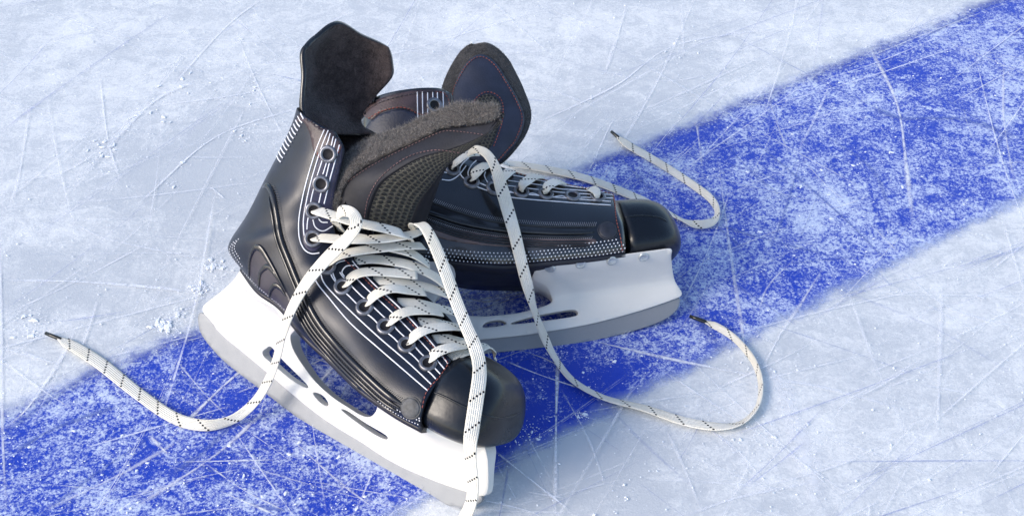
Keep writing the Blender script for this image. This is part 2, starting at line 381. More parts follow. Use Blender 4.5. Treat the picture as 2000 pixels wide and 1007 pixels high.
for pts, wd, st in [
    ([(0, 548), (150, 551), (300, 562), (375, 571)], 9, 1), ([(150, 440), (220, 470), (420, 512)], 4, .8), ([(0, 680), (60, 695), (118, 713)], 10, .8),
    ([(0, 620), (160, 545), (300, 470)], 5, .5), ([(0, 440), (2, 600), (4, 800), (12, 1007)], 9, .7), ([(10, 840), (60, 790), (120, 700), (150, 640)], 9, .9),
    ([(270, 400), (420, 270), (590, 210)], 6, 1), ([(160, 238), (300, 210), (500, 180), (590, 140)], 4, .7), ([(195, 150), (210, 270), (232, 345)], 6, .8),
    ([(460, 60), (500, 160), (560, 280)], 4, .8), ([(340, 165), (440, 55), (510, 0)], 8, .7), ([(200, 300), (300, 200), (380, 160)], 16, .8), ([(430, 125), (600, 122)], 4, .8),
    ([(330, 75), (480, 82), (600, 92)], 4, .8), ([(60, 200), (40, 330), (22, 400)], 9, .5), ([(410, 365), (440, 390)], 5, .9), ([(0, 360), (140, 330), (270, 225)], 5, .4),
    ([(600, 150), (760, 110), (1060, 22)], 5, .8), ([(1060, 12), (1140, 45), (1230, 80)], 5, .8), ([(1225, 10), (1200, 90), (1180, 150)], 12, .7), ([(1030, 250), (1200, 170), (1320, 90), (1530, 55)], 6, .8),
    ([(760, 95), (900, 110), (1100, 100)], 4, .6), ([(960, 0), (1010, 50), (1080, 110)], 6, .5), ([(1160, 140), (1300, 160), (1420, 140)], 4, .5), ([(1330, 0), (1335, 100), (1330, 110)], 9, .4),
    ([(1690, 80), (1750, 200), (1770, 330), (1782, 430)], 11, .9), ([(1500, 190), (1520, 250), (1540, 300)], 6, .5), ([(1960, 110), (1960, 230), (1980, 360)], 7, .6), ([(1360, 240), (1372, 330)], 7, .6),
    ([(1400, 300), (1430, 520), (1450, 650), (1455, 700)], 9, .6), ([(1610, 520), (1560, 600), (1520, 660), (1490, 720)], 8, .7), ([(1565, 310), (1620, 370), (1650, 390)], 5, .7), ([(1700, 440), (1760, 500)], 6, .6),
    ([(1090, 690), (1086, 830), (1084, 1007)], 8, 1), ([(985, 705), (1060, 735), (1160, 768)], 4, 1), ([(962, 878), (1040, 940), (1120, 1003)], 5, 1), ([(930, 975), (1000, 990), (1060, 1007)], 5, 1),
    ([(1095, 760), (1150, 860), (1185, 960)], 5, .6), ([(970, 905), (1010, 980)], 4, .6), ([(1150, 665), (1300, 700), (1500, 740)], 9, .8), ([(1000, 680), (1060, 700), (1100, 720)], 4, .6),
    ([(1340, 1007), (1450, 970), (1600, 940)], 9, .6), ([(1370, 830), (1440, 880), (1500, 950)], 5, .6), ([(1840, 545), (1835, 700), (1830, 860)], 11, .5), ([(1905, 577), (1925, 585)], 9, 1),
    ([(1520, 760), (1570, 880), (1600, 1000)], 60, .5), ([(1480, 700), (1530, 760), (1560, 830)], 40, .5), ([(1500, 740), (1620, 760), (1760, 800)], 9, .5), ([(1290, 820), (1330, 900), (1370, 1000)], 7, .4),  # the two widest streaks paint in the warm sunlit patch of ice
    ([(80, 1000), (230, 930), (370, 850)], 9, .5), ([(330, 860), (420, 770), (500, 700)], 9, .8), ([(250, 1000), (420, 890), (520, 800)], 9, .7), ([(430, 960), (500, 990), (540, 1007)], 6, 1), ([(290, 850), (330, 890)], 8, .8),
    ([(400, 905), (480, 960), (560, 1000)], 4, .8), ([(560, 850), (660, 940), (750, 1007)], 5, .6), ([(340, 700), (400, 770), (440, 810)], 4, .6), ([(0, 700), (80, 760), (140, 800)], 5, .7),
    ([(900, 580), (960, 590), (1060, 560)], 5, .5), ([(590, 690), (640, 710), (700, 730)], 4, .7), ([(1130, 380), (1180, 270), (1200, 230)], 6, .5), ([(1300, 560), (1400, 500), (1600, 420)], 5, .4),
    ([(700, 20), (640, 50), (560, 120)], 6, .5), ([(20, 0), (200, 60), (420, 110)], 6, .4), ([(1560, 500), (1500, 560), (1480, 620)], 5, .5), ([(1750, 520), (1850, 600), (1980, 640)], 9, .4),
]: scratch(sw, pts, wd, st)
for pts, wd, st in [
    ([(0, 262), (60, 215), (180, 130), (350, 15)], 8, .40), ([(430, 70), (510, 10)], 5, .3), ([(460, 40), (490, 65)], 4, .3),
    ([(1790, 85), (1850, 50), (1960, 0)], 8, .9), ([(1700, 210), (1760, 232), (1880, 235), (2000, 275)], 20, .9), ([(1450, 260), (1560, 350), (1650, 430), (1740, 520)], 8, 1),
    ([(1565, 310), (1530, 420), (1500, 500)], 6, .9), ([(1400, 440), (1500, 470), (1620, 500)], 6, 1), ([(1395, 440), (1450, 485)], 6, .9), ([(1930, 330), (1960, 260)], 7, .9), ([(1390, 250), (1470, 340), (1550, 400)], 8, .5),
    ([(1820, 180), (1960, 265), (2000, 290)], 5, .8), ([(1330, 560), (1350, 600), (1410, 690)], 22, .7), ([(1700, 500), (1650, 505), (1500, 520)], 5, .6), ([(1700, 520), (1740, 560)], 6, .3),
    ([(20, 890), (100, 840), (240, 790)], 12, 1), ([(0, 850), (100, 780), (230, 690)], 14, .6), ([(80, 1007), (180, 930), (300, 850)], 9, .7), ([(330, 930), (400, 880), (470, 810)], 16, .7), ([(390, 910), (420, 925)], 5, 1), ([(490, 985), (560, 1000)], 8, 1), ([(340, 710), (390, 780)], 3, .8), ([(365, 740), (420, 800)], 3, .9),
    ([(1160, 760), (1240, 850), (1360, 960)], 7, .25), ([(1280, 790), (1400, 850), (1500, 960)], 5, .25), ([(1620, 560), (1820, 640), (1990, 740)], 8, .22), ([(1560, 640), (1700, 560), (1800, 510)], 9, .3),
    ([(1200, 300), (1290, 390), (1340, 440)], 9, .7), ([(430, 660), (500, 720), (520, 760)], 14, .4), ([(1330, 300), (1450, 330), (1600, 380)], 7, .4), ([(1600, 260), (1700, 330), (1740, 420)], 12, .5), ([(1380, 520), (1500, 600), (1560, 640)], 6, .5)
]: scratch(sd, pts, wd, st)
for k in range(360):
    x, y = random.uniform(-60, 2060), random.uniform(-30, 1040); an = random.choice([random.gauss(-.62, .18), random.gauss(-.5, .3), random.gauss(.5, .3), random.gauss(-1.1, .2), random.uniform(-1.5, 1.5)]); L = random.uniform(70, 700)
    dx, dy = math.cos(an) * L / 2, math.sin(an) * L / 2 * .7; bow = random.gauss(0, .010) * L; dk = random.random() < .22
    for q in range(2 if random.random() < .2 else 1):
        o_ = q * random.uniform(4, 9)
        scratch(sd if dk else sw, [(x - dx, y - dy + o_), (x - dy * .04, y + bow + o_), (x + dx, y + dy + o_)], random.uniform(1.3, 4.6), random.uniform(.12, .8))
for nm, mb, mt in (('scratches_and_light_patch', sw, M['scr_w']), ('ice_gouges', sd, M['scr_d'])):
    o = mb.build(nm, mt, None, False); o['kind'] = 'stuff'
# loose snow
sn = MB()
OCT = [(1, 0, 0), (-1, 0, 0), (0, 1, 0), (0, -1, 0), (0, 0, 1), (0, 0, -1)]; OF = [(0, 2, 4), (2, 1, 4), (1, 3, 4), (3, 0, 4), (2, 0, 5), (1, 2, 5), (3, 1, 5), (0, 3, 5)]
def grain(px, py, r):
    c = ice(px, py); a = random.random() * 6.28; s = [random.uniform(.6, 1.5) for _ in range(3)]; V = []
    for (x, y, z) in OCT:
        x, y = x * s[0], y * s[1]; V.append((c[0] + (x * math.cos(a) - y * math.sin(a)) * r, c[1] + (x * math.sin(a) + y * math.cos(a)) * r, .0009 + max(-.1, z * s[2] * .5 + .25) * r + (x * .2) * r))
    sn.add(V, OF)
def lump(px, py, r, hgt=.11):
    """a soft crumb of packed snow: an uneven low dome"""
    c = ice(px, py); na, nb = 5, 12; V = [(c[0], c[1], .0009 + r * hgt)]; F = []; ph = rng.uniform(0, 6.28, 4); st_ = random.uniform(.7, 1.4)
    for i in range(1, na + 1):
        for j in range(nb):
            a = 2 * math.pi * j / nb; q = i / na; rr = r * q * (1 + .28 * math.sin(2 * a + ph[0]) + .2 * math.sin(3 * a + ph[1]) + .12 * math.sin(5 * a + ph[2]))
            z = r * hgt * (1 - q * q) * (1 + rng.normal(0, .22)) + (.0003 if i < na else -.0003)
            V.append((c[0] + rr * math.cos(a) * st_, c[1] + rr * math.sin(a) / st_, .0007 + z))
    for j in range(nb): F.append((0, 1 + j, 1 + (j + 1) % nb))
    for i in range(1, na):
        for j in range(nb): F.append((1 + (i - 1) * nb + j, 1 + i * nb + j, 1 + i * nb + (j + 1) % nb, 1 + (i - 1) * nb + (j + 1) % nb))
    sn.add(V, F)
for (cx, cy, s, n, rm) in [(412, 520, 10, 16, .0036), (432, 522, 8, 6, .003), (392, 566, 10, 20, .0036), (326, 636, 12, 26, .0046), (350, 616, 9, 8, .0028), (345, 607, 5, 3, .003), (1137, 812, 5, 6, .0030), (1040, 850, 18, 10, .0018), (1085, 690, 8, 8, .0018), (1192, 704, 5, 4, .0022),
        (60, 620, 12, 6, .0034), (52, 652, 12, 6, .0034), (545, 640, 8, 5, .0018), (325, 155, 30, 9, .003), (275, 230, 22, 14, .0032), (215, 285, 24, 18, .0034), (180, 300, 18, 8, .0026), (500, 185, 28, 9, .0022), (470, 262, 9, 5, .0024), (355, 322, 4, 2, .0026), (338, 363, 4, 2, .0026), (475, 275, 3, 2, .0028), (880, 350, 4, 1, .0018), (1490, 840, 50, 16, .0018), (1450, 700, 30, 8, .0018), (1240, 400, 60, 12, .0018), (1650, 350, 160, 36, .0022), (200, 880, 130, 30, .0018), (520, 880, 90, 20, .0020), (1340, 100, 40, 8, .0022), (700, 980, 50, 8, .002)]:
    for _ in range((n + 1) // 2): lump(random.gauss(cx, s), random.gauss(cy, s * .55), random.uniform(.25, .9) * rm * .85)
    for _ in range(n * 12): grain(random.gauss(cx, s * 1.5), random.gauss(cy, s), random.uniform(.2, .7) ** 1.5 * .0010)
for _ in range(3200): grain(random.uniform(-40, 2040), random.uniform(-30, 1040), random.uniform(.25, 1) ** 2.5 * .0010)
o = sn.build('snow_crumbs', M['snow'], None, False); o['kind'] = 'stuff'

# ------------------------------------------------------------------ skates
class Skate:
    def __init__(s, a, b, lean, label, lift=0.0):
        s.O = ice(*a) + np.array([0, 0, lift]); B = ice(*b) - ice(*a); s.b = B / np.linalg.norm(B)
        h = np.array([-s.b[1], s.b[0], 0.0])
        s.u = h * math.sin(R(lean)) + np.array([0, 0, 1.0]) * math.cos(R(lean)); s.n = np.cross(s.b, s.u)
        if s.n @ FW > 0: s.n = -s.n
        r = bpy.data.objects.new('ice_skate', None); COL.objects.link(r); r.location = s.O.tolist(); r.empty_display_size = .03
        r['label'] = label; r['category'] = 'ice skate'; r['group'] = 'pair of hockey skates lying on the ice'; s.root = r
    def w(s, x, y, z): return s.O + (s.b * x + s.u * y + s.n * z) * .01
    def loc(s, px, py, z=0.0):
        d = ray(px, py); t = ((s.O + s.n * z * .01 - CP) @ s.n) / (d @ s.n); q = CP + d * t - s.O
        return np.array([q @ s.b * 100, q @ s.u * 100, z])
    def P(s, px, py, z=0.0): return s.w(*s.loc(px, py, z))
    def W(s, L): L = np.asarray(L); return s.O + (L[..., 0:1] * s.b + L[..., 1:2] * s.u + L[..., 2:3] * s.n) * .01
    def hit(s, px, py, off=0.0):
        d = ray(px, py); best = None
        for t in s.bvh:
            h = t.ray_cast(Vector(CP), Vector(d), 5)
            if h[0] is not None and (best is None or h[3] < best[3]): best = h
        if best is None: return None
        n = np.array(best[1]); n = n if n @ d < 0 else -n
        return np.array(best[0]) + n * off, n
    def drape(s, pts, off=.0002, sub=8, smooth=True):
        Q = cr(pts, sub) if smooth and len(pts) > 1 else np.asarray(pts, float); A = []; N = []
        for q in Q:
            h = s.hit(q[0], q[1], off)
            if h: A.append(h[0]); N.append(h[1])
        return np.array(A), np.array(N)

def strip(mb, P, N, w0, lift=.00015):
    """thin raised stripe following a surface"""
    if len(P) < 3: return
    T = frames(P); S = np.cross(T, N); S /= np.maximum(np.linalg.norm(S, axis=1, keepdims=True), 1e-9); n = len(P)
    ww = w0 if np.ndim(w0) else np.full(n, w0); V = []; F = []
    for i in range(n):
        V += [P[i] - S[i] * ww[i] * .5 - N[i] * lift, P[i] - S[i] * ww[i] * .4 + N[i] * lift, P[i] + S[i] * ww[i] * .4 + N[i] * lift, P[i] + S[i] * ww[i] * .5 - N[i] * lift]
    for i in range(n - 1):
        for j in range(3): F.append((4 * i + j, 4 * i + j + 1, 4 * i + j + 5, 4 * i + j + 4))
    mb.add(V, F)
def dashes(mb, P, N, dash, gap, r):
    if len(P) < 3: return
    L = np.concatenate([[0], np.cumsum(np.linalg.norm(np.diff(P, axis=0), axis=1))]); t = 0
    while t + dash < L[-1]:
        q = np.stack([[np.interp(v, L, P[:, k]) for k in range(3)] for v in np.linspace(t, t + dash, 4)]); nn = np.array([np.interp(t, L, N[:, k]) for k in range(3)])
        V, F = tube_mesh(q, np.array([.6, 1, 1, .6]) * r, np.tile(nn, (4, 1)), 5); mb.add(V, F); t += dash + gap

def shell(sk, rim, edge, mids, zedge, name='quarter'):
    """rim/edge: lists of local points (k,3); mids: list (k) of z-profiles for t in TS; returns grids"""
    TS = [0, .07, .2, .42, .68, .88, 1.0]; C = []
    for r, e, m in zip(rim, edge, mids):
        row = []
        for t, z in zip(TS, m): row.append(((r[0] * (1 - t) + e[0] * t), (r[1] * (1 - t) + e[1] * t), z))
        C.append(row)
    return crgrid(C, 6, 6)

def plate(sk, name, outline, holes, hz, mat, step=.3, uvscale=1.0, bevel=.12):
    """solid plate cut to an outline in the skate's own plane (cm) with half thickness hz(x,y) and eased edges"""
    def chaikin(P):
        P = np.asarray([p[:2] for p in P], float)
        for _ in range(2):
            Q = np.roll(P, -1, 0); P = np.stack([P * .75 + Q * .25, P * .25 + Q * .75], 1).reshape(-1, 2)
        keep = [P[0]]
        for p in P[1:]:
            if np.hypot(*(p - keep[-1])) > .06: keep.append(p)
        return np.array(keep)
    loops = [chaikin(outline)] + [chaikin(h) for h in holes]; V = []; Ed = []
    for lp in loops:
        b = len(V); V += [Vector(p[:2]) for p in lp]; Ed += [(b + i, b + (i + 1) % len(lp)) for i in range(len(lp))]
    def inside(x, y, poly):
        c = False; n = len(poly)
        for i in range(n):
            x1, y1 = poly[i][:2]; x2, y2 = poly[(i + 1) % n][:2]
            if (y1 > y) != (y2 > y) and x < (x2 - x1) * (y - y1) / (y2 - y1) + x1: c = not c
        return c
    def bd(x, y):
        best = 9
        for lp in loops:
            A = np.asarray(lp)[:, :2]; B = np.roll(A, -1, 0); d = B - A; t = np.clip(((x - A[:, 0]) * d[:, 0] + (y - A[:, 1]) * d[:, 1]) / np.maximum((d ** 2).sum(1), 1e-9), 0, 1)
            q = A + d * t[:, None]; best = min(best, np.min(np.hypot(q[:, 0] - x, q[:, 1] - y)))
        return best
    ins = lambda x, y: inside(x, y, loops[0]) and not any(inside(x, y, h) for h in loops[1:])
    # an inner ring just inside the border gives the eased edge
    for lp in loops:
        A = np.asarray(lp)[:, :2]; T = np.roll(A, -1, 0) - np.roll(A, 1, 0); T /= np.maximum(np.linalg.norm(T, axis=1, keepdims=True), 1e-9)
        for sgn in (1, -1):
            for p, t in zip(A, T):
                q = p + np.array([-t[1], t[0]]) * bevel * sgn
                if ins(*q) and bd(*q) > bevel * .8: V.append(Vector(q))
    x0, y0 = np.min(loops[0][:, :2], 0); x1, y1 = np.max(loops[0][:, :2], 0)
    for x in np.arange(x0, x1, step):
        for y in np.arange(y0, y1, step):
            if ins(x, y) and bd(x, y) > bevel * 2: V.append(Vector((x, y)))
    r = delaunay_2d_cdt(V, Ed, [], 0, 1e-5); v2, e2, f2 = r[0], r[1], r[2]
    F = []
    for f in f2:
        c = sum((v2[i] for i in f), Vector((0, 0))) / len(f)
        if ins(c.x, c.y): F.append(tuple(f))
    n = len(v2); L = []
    D = [bd(v.x, v.y) for v in v2]
    for sg in (1, -1):
        for v, d in zip(v2, D):
            z = hz(v.x, v.y) - (bevel * .55 if d < 1e-3 else 0); L.append((v.x, v.y, sg * max(z, .02)))
    cnt = {}
    for f in F:
        for i in range(len(f)):
            a, b = f[i], f[(i + 1) % len(f)]; cnt[(a, b)] = cnt.get((a, b), 0) + 1
    FF = list(F) + [tuple(i + n for i in f[::-1]) for f in F]
    for (a, b) in cnt:
        if (b, a) not in cnt: FF.append((b, a, a + n, b + n))
    uv = [(l[0] * uvscale, l[1] * uvscale) for l in L]
    o = link(name, sk.W(np.array(L)), FF, mat, sk.root, uv)
    o.data.set_sharp_from_angle(angle=R(42))
    return o

def loopcr(pts, n=5):
    P = np.asarray(pts, float); k = len(P); out = []
    for i in range(k):
        a, b, c, d = P[i - 1], P[i], P[(i + 1) % k], P[(i + 2) % k]
        for t in np.arange(n) / n: out.append(.5 * (2 * b + (c - a) * t + (2 * a - 5 * b + 4 * c - d) * t * t + (3 * b - a - 3 * c + d) * t ** 3))
    return np.array(out)

def toe_cap(sk, xs, xe, y0, y1, W, mat, skew=0.0, top_back=0.0, flatten=0.0):
    """boxy rounded toe: superellipsoid quarter closed at the seam"""
    yc = y0 + (y1 - y0) * .36; na, nb = 26, 48; G = np.zeros((na + 1, nb, 3)); sp = lambda v, e: math.copysign(abs(v) ** e, v)
    for i in range(na + 1):
        a = i / na * math.pi / 2
        for j in range(nb):
            b = j / nb * 2 * math.pi; ca, sa = math.cos(a) ** .52, math.sin(a) ** .74
            zz = W * ca * sp(math.cos(b), .62); s = sp(math.sin(b), .70)
            yy = yc + (y1 - yc if s > 0 else yc - y0) * ca ** (.75 if s > 0 else .8) * s
            h = (yy - y0) / (y1 - y0)
            # narrower towards the top, upper front sloping back
            zz *= 1 - .30 * max(0, h - .25) ** 1.2
            xx = xs + (xe - xs) * sa * (1 - .22 * max(0, h - .4)) + skew * zz - top_back * h * (1 - sa)
            # moulded step line
            if .47 < h < .53 and i > 0: zz *= .985
            G[i, j] = (xx, yy, zz)
    V = G.reshape(-1, 3); F = []
    for i in range(na):
        for j in range(nb): F.append((i * nb + j, i * nb + (j + 1) % nb, (i + 1) * nb + (j + 1) % nb, (i + 1) * nb + j))
    F.append(tuple(range(nb))[::-1])
    o = link('toe_cap', sk.W(V), F, mat, sk.root); sk.capV = sk.W(V); sk.capF = F
    sk.bvh.append(BVHTree.FromPolygons([tuple(v) for v in sk.capV], F[:-1])); return o

def fuzz(mb, G, n, L, out, jitter=.8, wd=.00008):
    a, b, _ = G.shape; N = gnormals(G)
    if (N * out).sum(-1).mean() < 0: N = -N
    for _ in range(n):
        i, j = random.uniform(0, a - 1.001), random.uniform(0, b - 1.001); ii, jj = int(i), int(j); fi, fj = i - ii, j - jj
        p = (G[ii, jj] * (1 - fi) + G[ii + 1, jj] * fi) * (1 - fj) + (G[ii, jj + 1] * (1 - fi) + G[ii + 1, jj + 1] * fi) * fj
        d = N[ii, jj] * random.uniform(.1, .6) + rng.normal(0, jitter, 3) * .7; d /= np.linalg.norm(d); l = L * random.uniform(.3, 1)
        s = np.cross(d, rng.normal(0, 1, 3)); s /= np.linalg.norm(s); c = np.cross(d, s)
        m = p + d * l * .5 + c * l * .12; e = p + d * l + c * l * .4
        mb.add([p - s * wd, p + s * wd, m + s * wd * .8, m - s * wd * .8, e], [(0, 1, 2, 3), (3, 2, 4)])

# ================================================================== SKATE 1 (front left)
A = Skate((470, 745), (890, 985), 36, 'front hockey skate with its laces crossed tightly, leaning back on the other skate', .002)
RIM = [(824, 838, 3.9), (768, 807, 4.1), (700, 757, 4.0), (640, 702, 3.5), (588, 647, 3.2), (544, 598, 3.1), (505, 567, 2.9), (472, 533, 2.2), (452, 500, .8), (461, 476, 0), (497, 423, 0), (533, 357, 0), (567, 294, 0), (593, 243, 0), (607, 211, 0)]
EDG = [(882, 703, 2.3), (842, 657, 2.2), (788, 598, 2.1), (742, 557, 2.1), (706, 521, 2.1), (680, 494, 2.2), (662, 474, 2.3), (655, 455, 2.4), (652, 436, 2.5), (652, 415, 2.6), (655, 383, 2.7), (661, 350, 2.8), (668, 315, 2.9), (672, 288, 3.0), (656, 258, 3.0)]
Z = {'toe': (3.9, 4.25, 4.45, 4.35, 3.6, 2.8, 2.3), 'ball': (4.1, 4.4, 4.6, 4.3, 3.5, 2.6, 2.2), 'mid': (3.4, 3.75, 4.0, 4.05, 3.5, 2.7, 2.1), 'ank': (3.0, 3.4, 3.7, 4.0, 3.8, 3.0, 2.3),
     'heel': (1.9, 2.7, 3.4, 3.9, 3.9, 3.2, 2.4), 'cor': (.4, 1.9, 3.0, 3.9, 4.0, 3.3, 2.5), 'back': (0, 1.6, 2.7, 3.6, 3.9, 3.4, 2.6), 'up': (0, 1.7, 2.7, 3.4, 3.7, 3.4, 2.8), 'top': (0, 1.8, 2.8, 3.4, 3.6, 3.4, 3.0)}
MIDS = [Z[k] for k in ('toe', 'ball', 'ball', 'mid', 'mid', 'ank', 'ank', 'heel', 'cor', 'back', 'back', 'up', 'up', 'top', 'top')]
def build_boot(sk, RIM, EDG, MIDS, far_shift=None, mat='boot'):
    rim = [sk.loc(*p) if len(p) == 3 else np.array(p[1:]) for p in RIM]; edg = [sk.loc(*p) if len(p) == 3 else np.array(p[1:]) for p in EDG]
    G = shell(sk, rim, edg, MIDS, None); sk.GL = G; W = sk.W(G)
    sk.bvh = [bvh_of(W)]
    slab('quarter', W, .0022, [M[mat], M['matt_black'], M['matt_black']], sk.root, outer=sk.n)
    FL = G * np.array([1, 1, -1.0])
    if far_shift is not None: FL = far_shift(FL)
    sk.FL = FL; FW_ = sk.W(FL)
    slab('quarter', FW_, .0022, [M[mat], M['matt_black'], M['matt_black']], sk.root, outer=-sk.n)
    # felt lining inside each quarter, from the ankle up
    a, b, _ = W.shape; i0 = 20
    for H, o, (l0, l1) in ((W, sk.n, (i0, a)), (FW_, -sk.n, (i0 - 12, a))):
        N = gnormals(H)
        if (N * o).sum(-1).mean() < 0: N = -N
        I = (H - N * .0026)[l0:l1 - 1, 0:b - 2]; slab('lining', I, .0025, [M['lining']], sk.root, outer=o)
    # outsole closing the bottom
    k = [g for g in G[:, 0] ][: 7 * 6 + 3]; C = []
    for p in k:
        z = max(p[2], .05); C.append([(p[0], p[1] + .05, z), (p[0], p[1] - .28, z * .97), (p[0], p[1] - .35, z * .5), (p[0], p[1] - .35, 0), (p[0], p[1] - .35, -z * .5), (p[0], p[1] - .28, -z * .97), (p[0], p[1] + .05, -z)])
    slab('outsole', sk.W(np.array(C)), .004, [M['sole']], sk.root, outer=-sk.u)
build_boot(A, RIM, EDG, MIDS)
toe_cap(A, 17.15, 21.6, 4.42, 9.75, 4.12, M['cap'], skew=.0)

def hzf(sk, ysole, base=.42, top=2.9, reach=2.4, pw=3.0):
    def f(x, y):
        t = np.clip(1 - (ysole(x) - y) / reach, 0, 1); return base + .25 * np.clip((y - 2.2) / 3, 0, 1) + (top - base) * t ** pw
    return f
# sole height along the skate
def sole_line(sk):
    R_ = np.array([sk.GL[i, 0] for i in range(0, 43)]); x = R_[:, 0][::-1]; y = R_[:, 1][::-1] - .36
    return lambda q: float(np.interp(q, x, y))
slA = sole_line(A)
L = lambda sk, pts, z: [sk.loc(px, py, z if len(r) == 0 else r[0])[:2] for (px, py, *r) in pts]
outA = L(A, [(458, 520, 2.2), (425, 562, 1.2), (392, 594), (388, 603), (391, 612), (400, 621), (430, 656), (469, 687), (517, 727), (568, 771), (616, 810), (664, 842), (700, 862), (740, 890), (781, 913), (821, 930), (862, 946), (902, 959), (934, 969), (944, 968), (950, 958), (951, 915), (952, 886)], .6)
xa = np.linspace(20.5, 12.4, 16); outA += [(x, slA(min(x, 16.8)) + (.33 if x < 17 else .5)) for x in xa if x > L(A, [(722, 780, 3)], 3)[0][0]]
outA += L(A, [(727, 793, 1.6), (725, 809, .8), (716, 816, .7), (700, 811), (680, 798), (648, 778), (616, 750), (592, 718), (572, 686), (566, 664), (569, 650), (582, 641, 1.5)], .6)
xs0 = L(A, [(575, 632, 3)], 3)[0][0]; outA += [(x, slA(x) + .33) for x in np.linspace(xs0, L(A, [(466, 526, 2)], 2)[0][0], 12)]
holesA = [loopcr(L(A, [(509, 687), (517, 680), (527, 676), (541, 694), (568, 722), (598, 753), (592, 757), (560, 738), (529, 711), (513, 698)], .6), 2),
          loopcr(L(A, [(606, 766), (622, 769), (634, 780), (638, 792), (630, 792), (616, 781)], .6), 2),
          loopcr(L(A, [(662, 799), (676, 803), (711, 827), (748, 848), (754, 857), (745, 857), (719, 843), (676, 812)], .6), 2)]
hA0 = hzf(A, slA, top=3.1, pw=2.6); xhe = L(A, [(462, 522, 2)], 2)[0][0]
def rim_z(sk):
    r_ = np.array([sk.GL[i, 0] for i in range(0, 49)])[::-1]; return lambda x: float(np.interp(x, r_[:, 0], r_[:, 2]))
rzA = rim_z(A)
hA = lambda x, y: min(rzA(x) - .12 if x < 17 else 9, .42 + (hA0(x, y) - .42) * float(np.interp(x, [xhe - .8, xhe + .6, 17.5, 20.6], [.12, 1, 1, .12])))
plate(A, 'blade_holder', outA, holesA, hA, M['holder'])
blA = L(A, [(387, 610), (388, 639), (397, 658), (410, 675), (434, 702), (469, 730), (505, 756), (568, 805), (644, 860), (700, 899), (740, 923), (781, 947), (821, 968), (862, 984), (894, 991), (918, 990), (938, 982), (944, 972), (935, 960), (860, 935), (780, 900), (700, 850), (616, 798), (517, 715), (430, 644), (400, 610)], .1)
plate(A, 'blade', blA, [], lambda x, y: .17, M['steel'], bevel=.05)

# ================================================================== SKATE 2 (behind, right)
B = Skate((1000, 683), (1200, 655), 56, 'rear hockey skate lying on its side, toe pointing right, rivets showing in its white holder', .001)
def Lc(x, y, z=0): return ('L', x, y, z)
RIM2 = [(1221, 493, 3.9), (1160, 501, 4.1), (1078, 510, 4.0), (1000, 516, 3.6), (930, 515, 3.3), (865, 508, 3.1)]
g = B.loc(865, 508, 3.1); RIM2 += [Lc(g[0] - 2.6, g[1] + .45, 2.8), Lc(g[0] - 4.8, g[1] + .9, 1.9), Lc(g[0] - 6.4, g[1] + 1.7, .5), Lc(g[0] - 6.9, g[1] + 2.8, 0), Lc(g[0] - 6.2, g[1] + 5.2, 0), Lc(g[0] - 5.2, g[1] + 8.2, 0)]
RIM2 += [(694, 262, 0), (704, 232, 0), (712, 214, 0)]
EDG2 = [(1197, 379, 2.3), (1150, 367, 2.2), (1098, 358, 2.1), (1050, 347, 2.1), (1006, 335, 2.1), (965, 322, 2.2), (935, 315, 2.3), (915, 308, 2.4), (903, 298, 2.5), (897, 285, 2.6), (892, 262, 2.7), (889, 235, 2.8), (886, 210, 2.9), (884, 186, 3.0), (868, 174, 3.0)]
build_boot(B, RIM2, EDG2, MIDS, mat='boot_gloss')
toe_cap(B, 9.5, 14.05, 4.75, 10.15, 4.25, M['cap'])
slB = sole_line(B)
outB = L(B, [(1300, 503, 1.5), (1298, 513, 1.1), (1304, 526), (1318, 547), (1332, 567), (1334, 573), (1329, 578), (1279, 596), (1209, 617), (1140, 634), (1070, 645), (1029, 652), (940, 661), (860, 668)], .6)
g = outB[-1]; outB += [(g[0] - 3, g[1] + .02), (g[0] - 6, g[1] + .25), (g[0] - 7.2, g[1] + .7), (g[0] - 6.6, g[1] + 2.6)]
xh = L(B, [(893, 544, 2.0)], 2.)[0][0]; outB += [(x, slB(x) + .02) for x in np.linspace(g[0] - 5.8, xh - .4, 8)]
outB += L(B, [(893, 546, 1.6), (868, 566, .8), (845, 590), (850, 606), (880, 613), (931, 616), (959, 616), (1015, 610), (1056, 599), (1077, 591), (1081, 582), (1066, 563, .8), (1044, 550, 1.6), (1040, 540, 2.4)], .6)
xf = L(B, [(1048, 523, 3)], 3.)[0][0]; outB += [(x, slB(min(x, 9)) + .28) for x in np.linspace(xf, 12.5, 16)]
holesB = [loopcr(L(B, [(998, 629), (1042, 616), (1098, 605), (1123, 603), (1130, 609), (1123, 616), (1070, 624), (1010, 631)], .6), 2),
          loopcr(L(B, [(942, 637), (951, 627), (976, 623), (989, 628), (985, 633), (960, 637)], .6), 2)]
hb0 = hzf(B, slB, top=3.6, reach=1.7, pw=1.6)
hbB = lambda x, y: .42 + (hb0(x, y) - .42) * float(np.interp(x, [xh - .2, xh, xf - .3, xf + 1.4], [1, .75, .62, 1])) if x > xh - 3 else hb0(x, y)
plate(B, 'blade_holder', outB, holesB, hbB, M['holder'])
#print('outB', [tuple(np.round(p, 1)) for p in outB], 'sl', slB(-4), slB(5), 'xh', xh, 'xf', xf)
blB = L(B, [(1329, 579), (1327, 596), (1318, 610), (1293, 627), (1237, 646), (1154, 666), (1070, 677), (967, 688), (900, 694), (860, 697)], .1)
g = blB[-1]; blB += [(g[0] - 3, g[1] + .05), (g[0] - 6, g[1] + .5), (g[0] - 7, g[1] + 1.3)] + L(B, [(860, 655), (940, 648), (1070, 632), (1209, 605), (1300, 575)], .1)
plate(B, 'blade', blB, [], lambda x, y: .17, M['steel'], bevel=.05)

